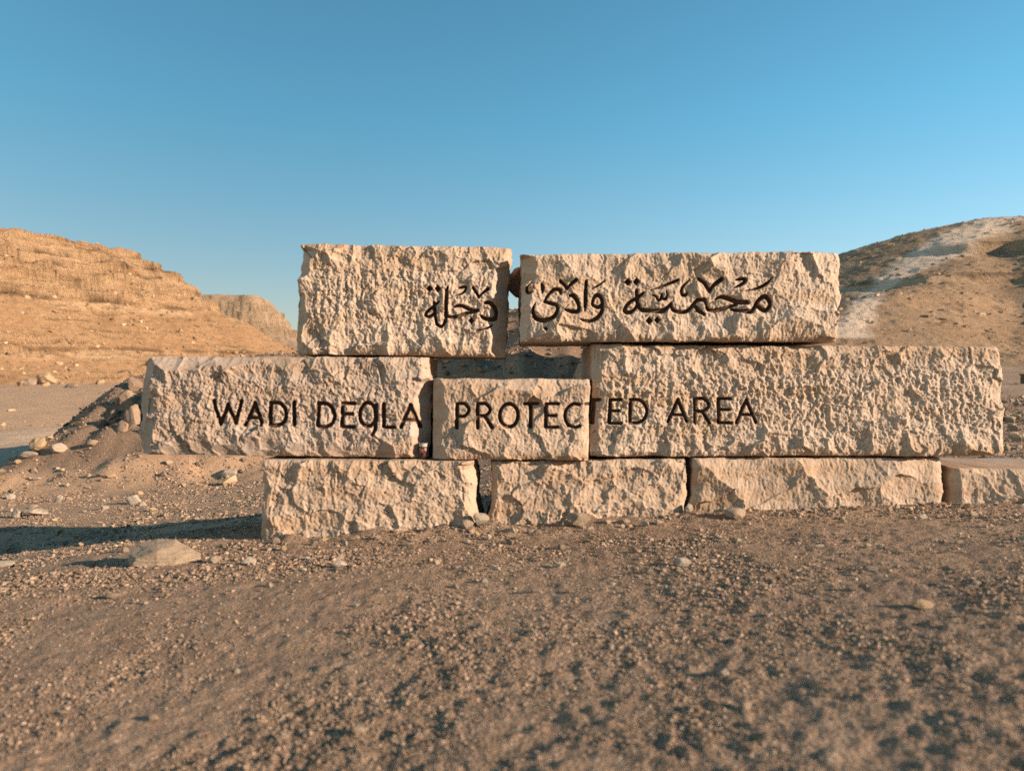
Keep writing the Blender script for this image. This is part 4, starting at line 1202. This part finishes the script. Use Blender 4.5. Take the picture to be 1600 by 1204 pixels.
hc = 0.088; r0 = 0.0185; r1 = 0.0255
f_ = lambda z: r0 + (r1 - r0) * z / hc
link('cup_body', lathe([(0.001, 0.004), (r0 - .001, 0.003), (r0, 0.0), (f_(.06), .06)]), M_CUP, cup)
link('band', lathe([(f_(.06), .06), (f_(.0685), .0685)]), M_CUPB, cup)
link('upper_wall', lathe([(f_(.0685), .0685), (f_(.085), .085)]), M_CUPW, cup)
link('rim', lathe([(r1 - .001, .084), (r1 + .0016, .0845), (r1 + .0022, .0865), (r1 + .001, .0885), (r1 - .0012, .088), (f_(.07) - .0012, .07), (r0 - .001, .006), (.001, .005)]), M_CUPW, cup)

# ------------------------------------------------------------------ dry shrub at the hill foot and the post at the right
def tube(verts, faces, a, b, ra, rb, seg=5):
    a = Vector(a); b = Vector(b); d = (b - a).normalized()
    u = d.orthogonal().normalized(); v = d.cross(u)
    o = len(verts)
    for p, r in ((a, ra), (b, rb)):
        for k in range(seg):
            an = 2 * math.pi * k / seg
            verts.append(tuple(p + (u * math.cos(an) + v * math.sin(an)) * r))
    for k in range(seg):
        faces.append((o + k, o + (k + 1) % seg, o + seg + (k + 1) % seg, o + seg + k))
t = NT('dry_twig', 0.9); M_TWIG = t.done(t.ramp(t.noise(8, 3), [(0.3, (0.10, 0.075, 0.045)), (0.7, (0.19, 0.145, 0.09))]))
t = NT('dry_leaf', 0.9); M_LEAF = t.done(t.ramp(t.noise(5, 3), [(0.3, (0.07, 0.065, 0.035)), (0.7, (0.15, 0.13, 0.07))]))
def shrub(px, py, wpx, hpx, label, seed):
    r = random.Random(seed)
    x, y = ray_ground(px, py)
    z = float(ground_z(np.array([x]), np.array([y]))[0])
    R = wpx / F * y / 2; Hh = hpx / F * y
    root = bpy.data.objects.new('dry_shrub', None); COL.objects.link(root); root.location = (x, y, z)
    tag(root, label, 'shrub')
    tv, tf, lv, lf = [], [], [], []
    for k in range(46):
        a = r.uniform(0, 6.283); e = r.uniform(0.25, 1.3)
        p = Vector((r.uniform(-.1, .1) * R, r.uniform(-.1, .1) * R, 0)); L = r.uniform(.6, 1.0)
        tip = Vector((math.cos(a) * math.cos(e) * R * L, math.sin(a) * math.cos(e) * R * L, math.sin(e) * Hh * L))
        m = (p + tip) * .5 + Vector((r.gauss(0, .06) * R, r.gauss(0, .06) * R, .08 * Hh))
        tube(tv, tf, p, m, .02 * Hh, .013 * Hh); tube(tv, tf, m, tip, .013 * Hh, .004 * Hh)
        for _ in range(16):
            q = m.lerp(tip, r.random()) + Vector((r.gauss(0, .09) * R, r.gauss(0, .09) * R, r.gauss(0, .06) * Hh))
            u = Vector((r.gauss(0, 1), r.gauss(0, 1), r.gauss(0, 1))).normalized() * .05 * Hh; v = u.orthogonal().normalized() * .03 * Hh
            o = len(lv); lv += [tuple(q - u), tuple(q + v), tuple(q + u), tuple(q - v)]; lf.append((o, o + 1, o + 2, o + 3))
    link('twigs', mesh_np('twigs', tv, tf), M_TWIG, root)
    link('foliage', mesh_np('foliage', lv, lf, False), M_LEAF, root)
shrub(192, 596, 34, 16, 'low dry olive shrub behind the pile of boulders at the left', 5)
shrub(122, 667, 20, 9, 'small dry shrub at the left tip of the shaded bank', 6)

x, y = ray_ground(1601, 600)
z = float(ground_z(np.array([x]), np.array([y]))[0])
post = bpy.data.objects.new('marker_post', None); COL.objects.link(post); post.location = (x, y, z)
tag(post, 'short brown marker post at the right picture edge', 'post')
t = NT('post_wood', 0.9); M_POST = t.done(t.ramp(t.noise(4, 4, stretch=(6, 6, 1)), [(0.3, (0.10, 0.06, 0.04)), (0.7, (0.20, 0.12, 0.08))]))
def bevel_box(name, sx, sy, z0, z1, parent, mat):
    bm = bmesh.new(); bmesh.ops.create_cube(bm, size=1)
    for v in bm.verts: v.co = Vector((v.co.x * sx, v.co.y * sy, z0 + (v.co.z + .5) * (z1 - z0)))
    bmesh.ops.bevel(bm, geom=bm.edges, offset=min(sx, z1 - z0) * .12, segments=2, affect='EDGES')
    me = bpy.data.meshes.new(name); bm.to_mesh(me); bm.free()
    return link(name, me, mat, parent)
hp = 15 / F * y
bevel_box('shaft', hp * .6, hp * .6, -.05, hp * .82, post, M_POST)
bevel_box('cap', hp * .72, hp * .72, hp * .824, hp, post, M_POST)
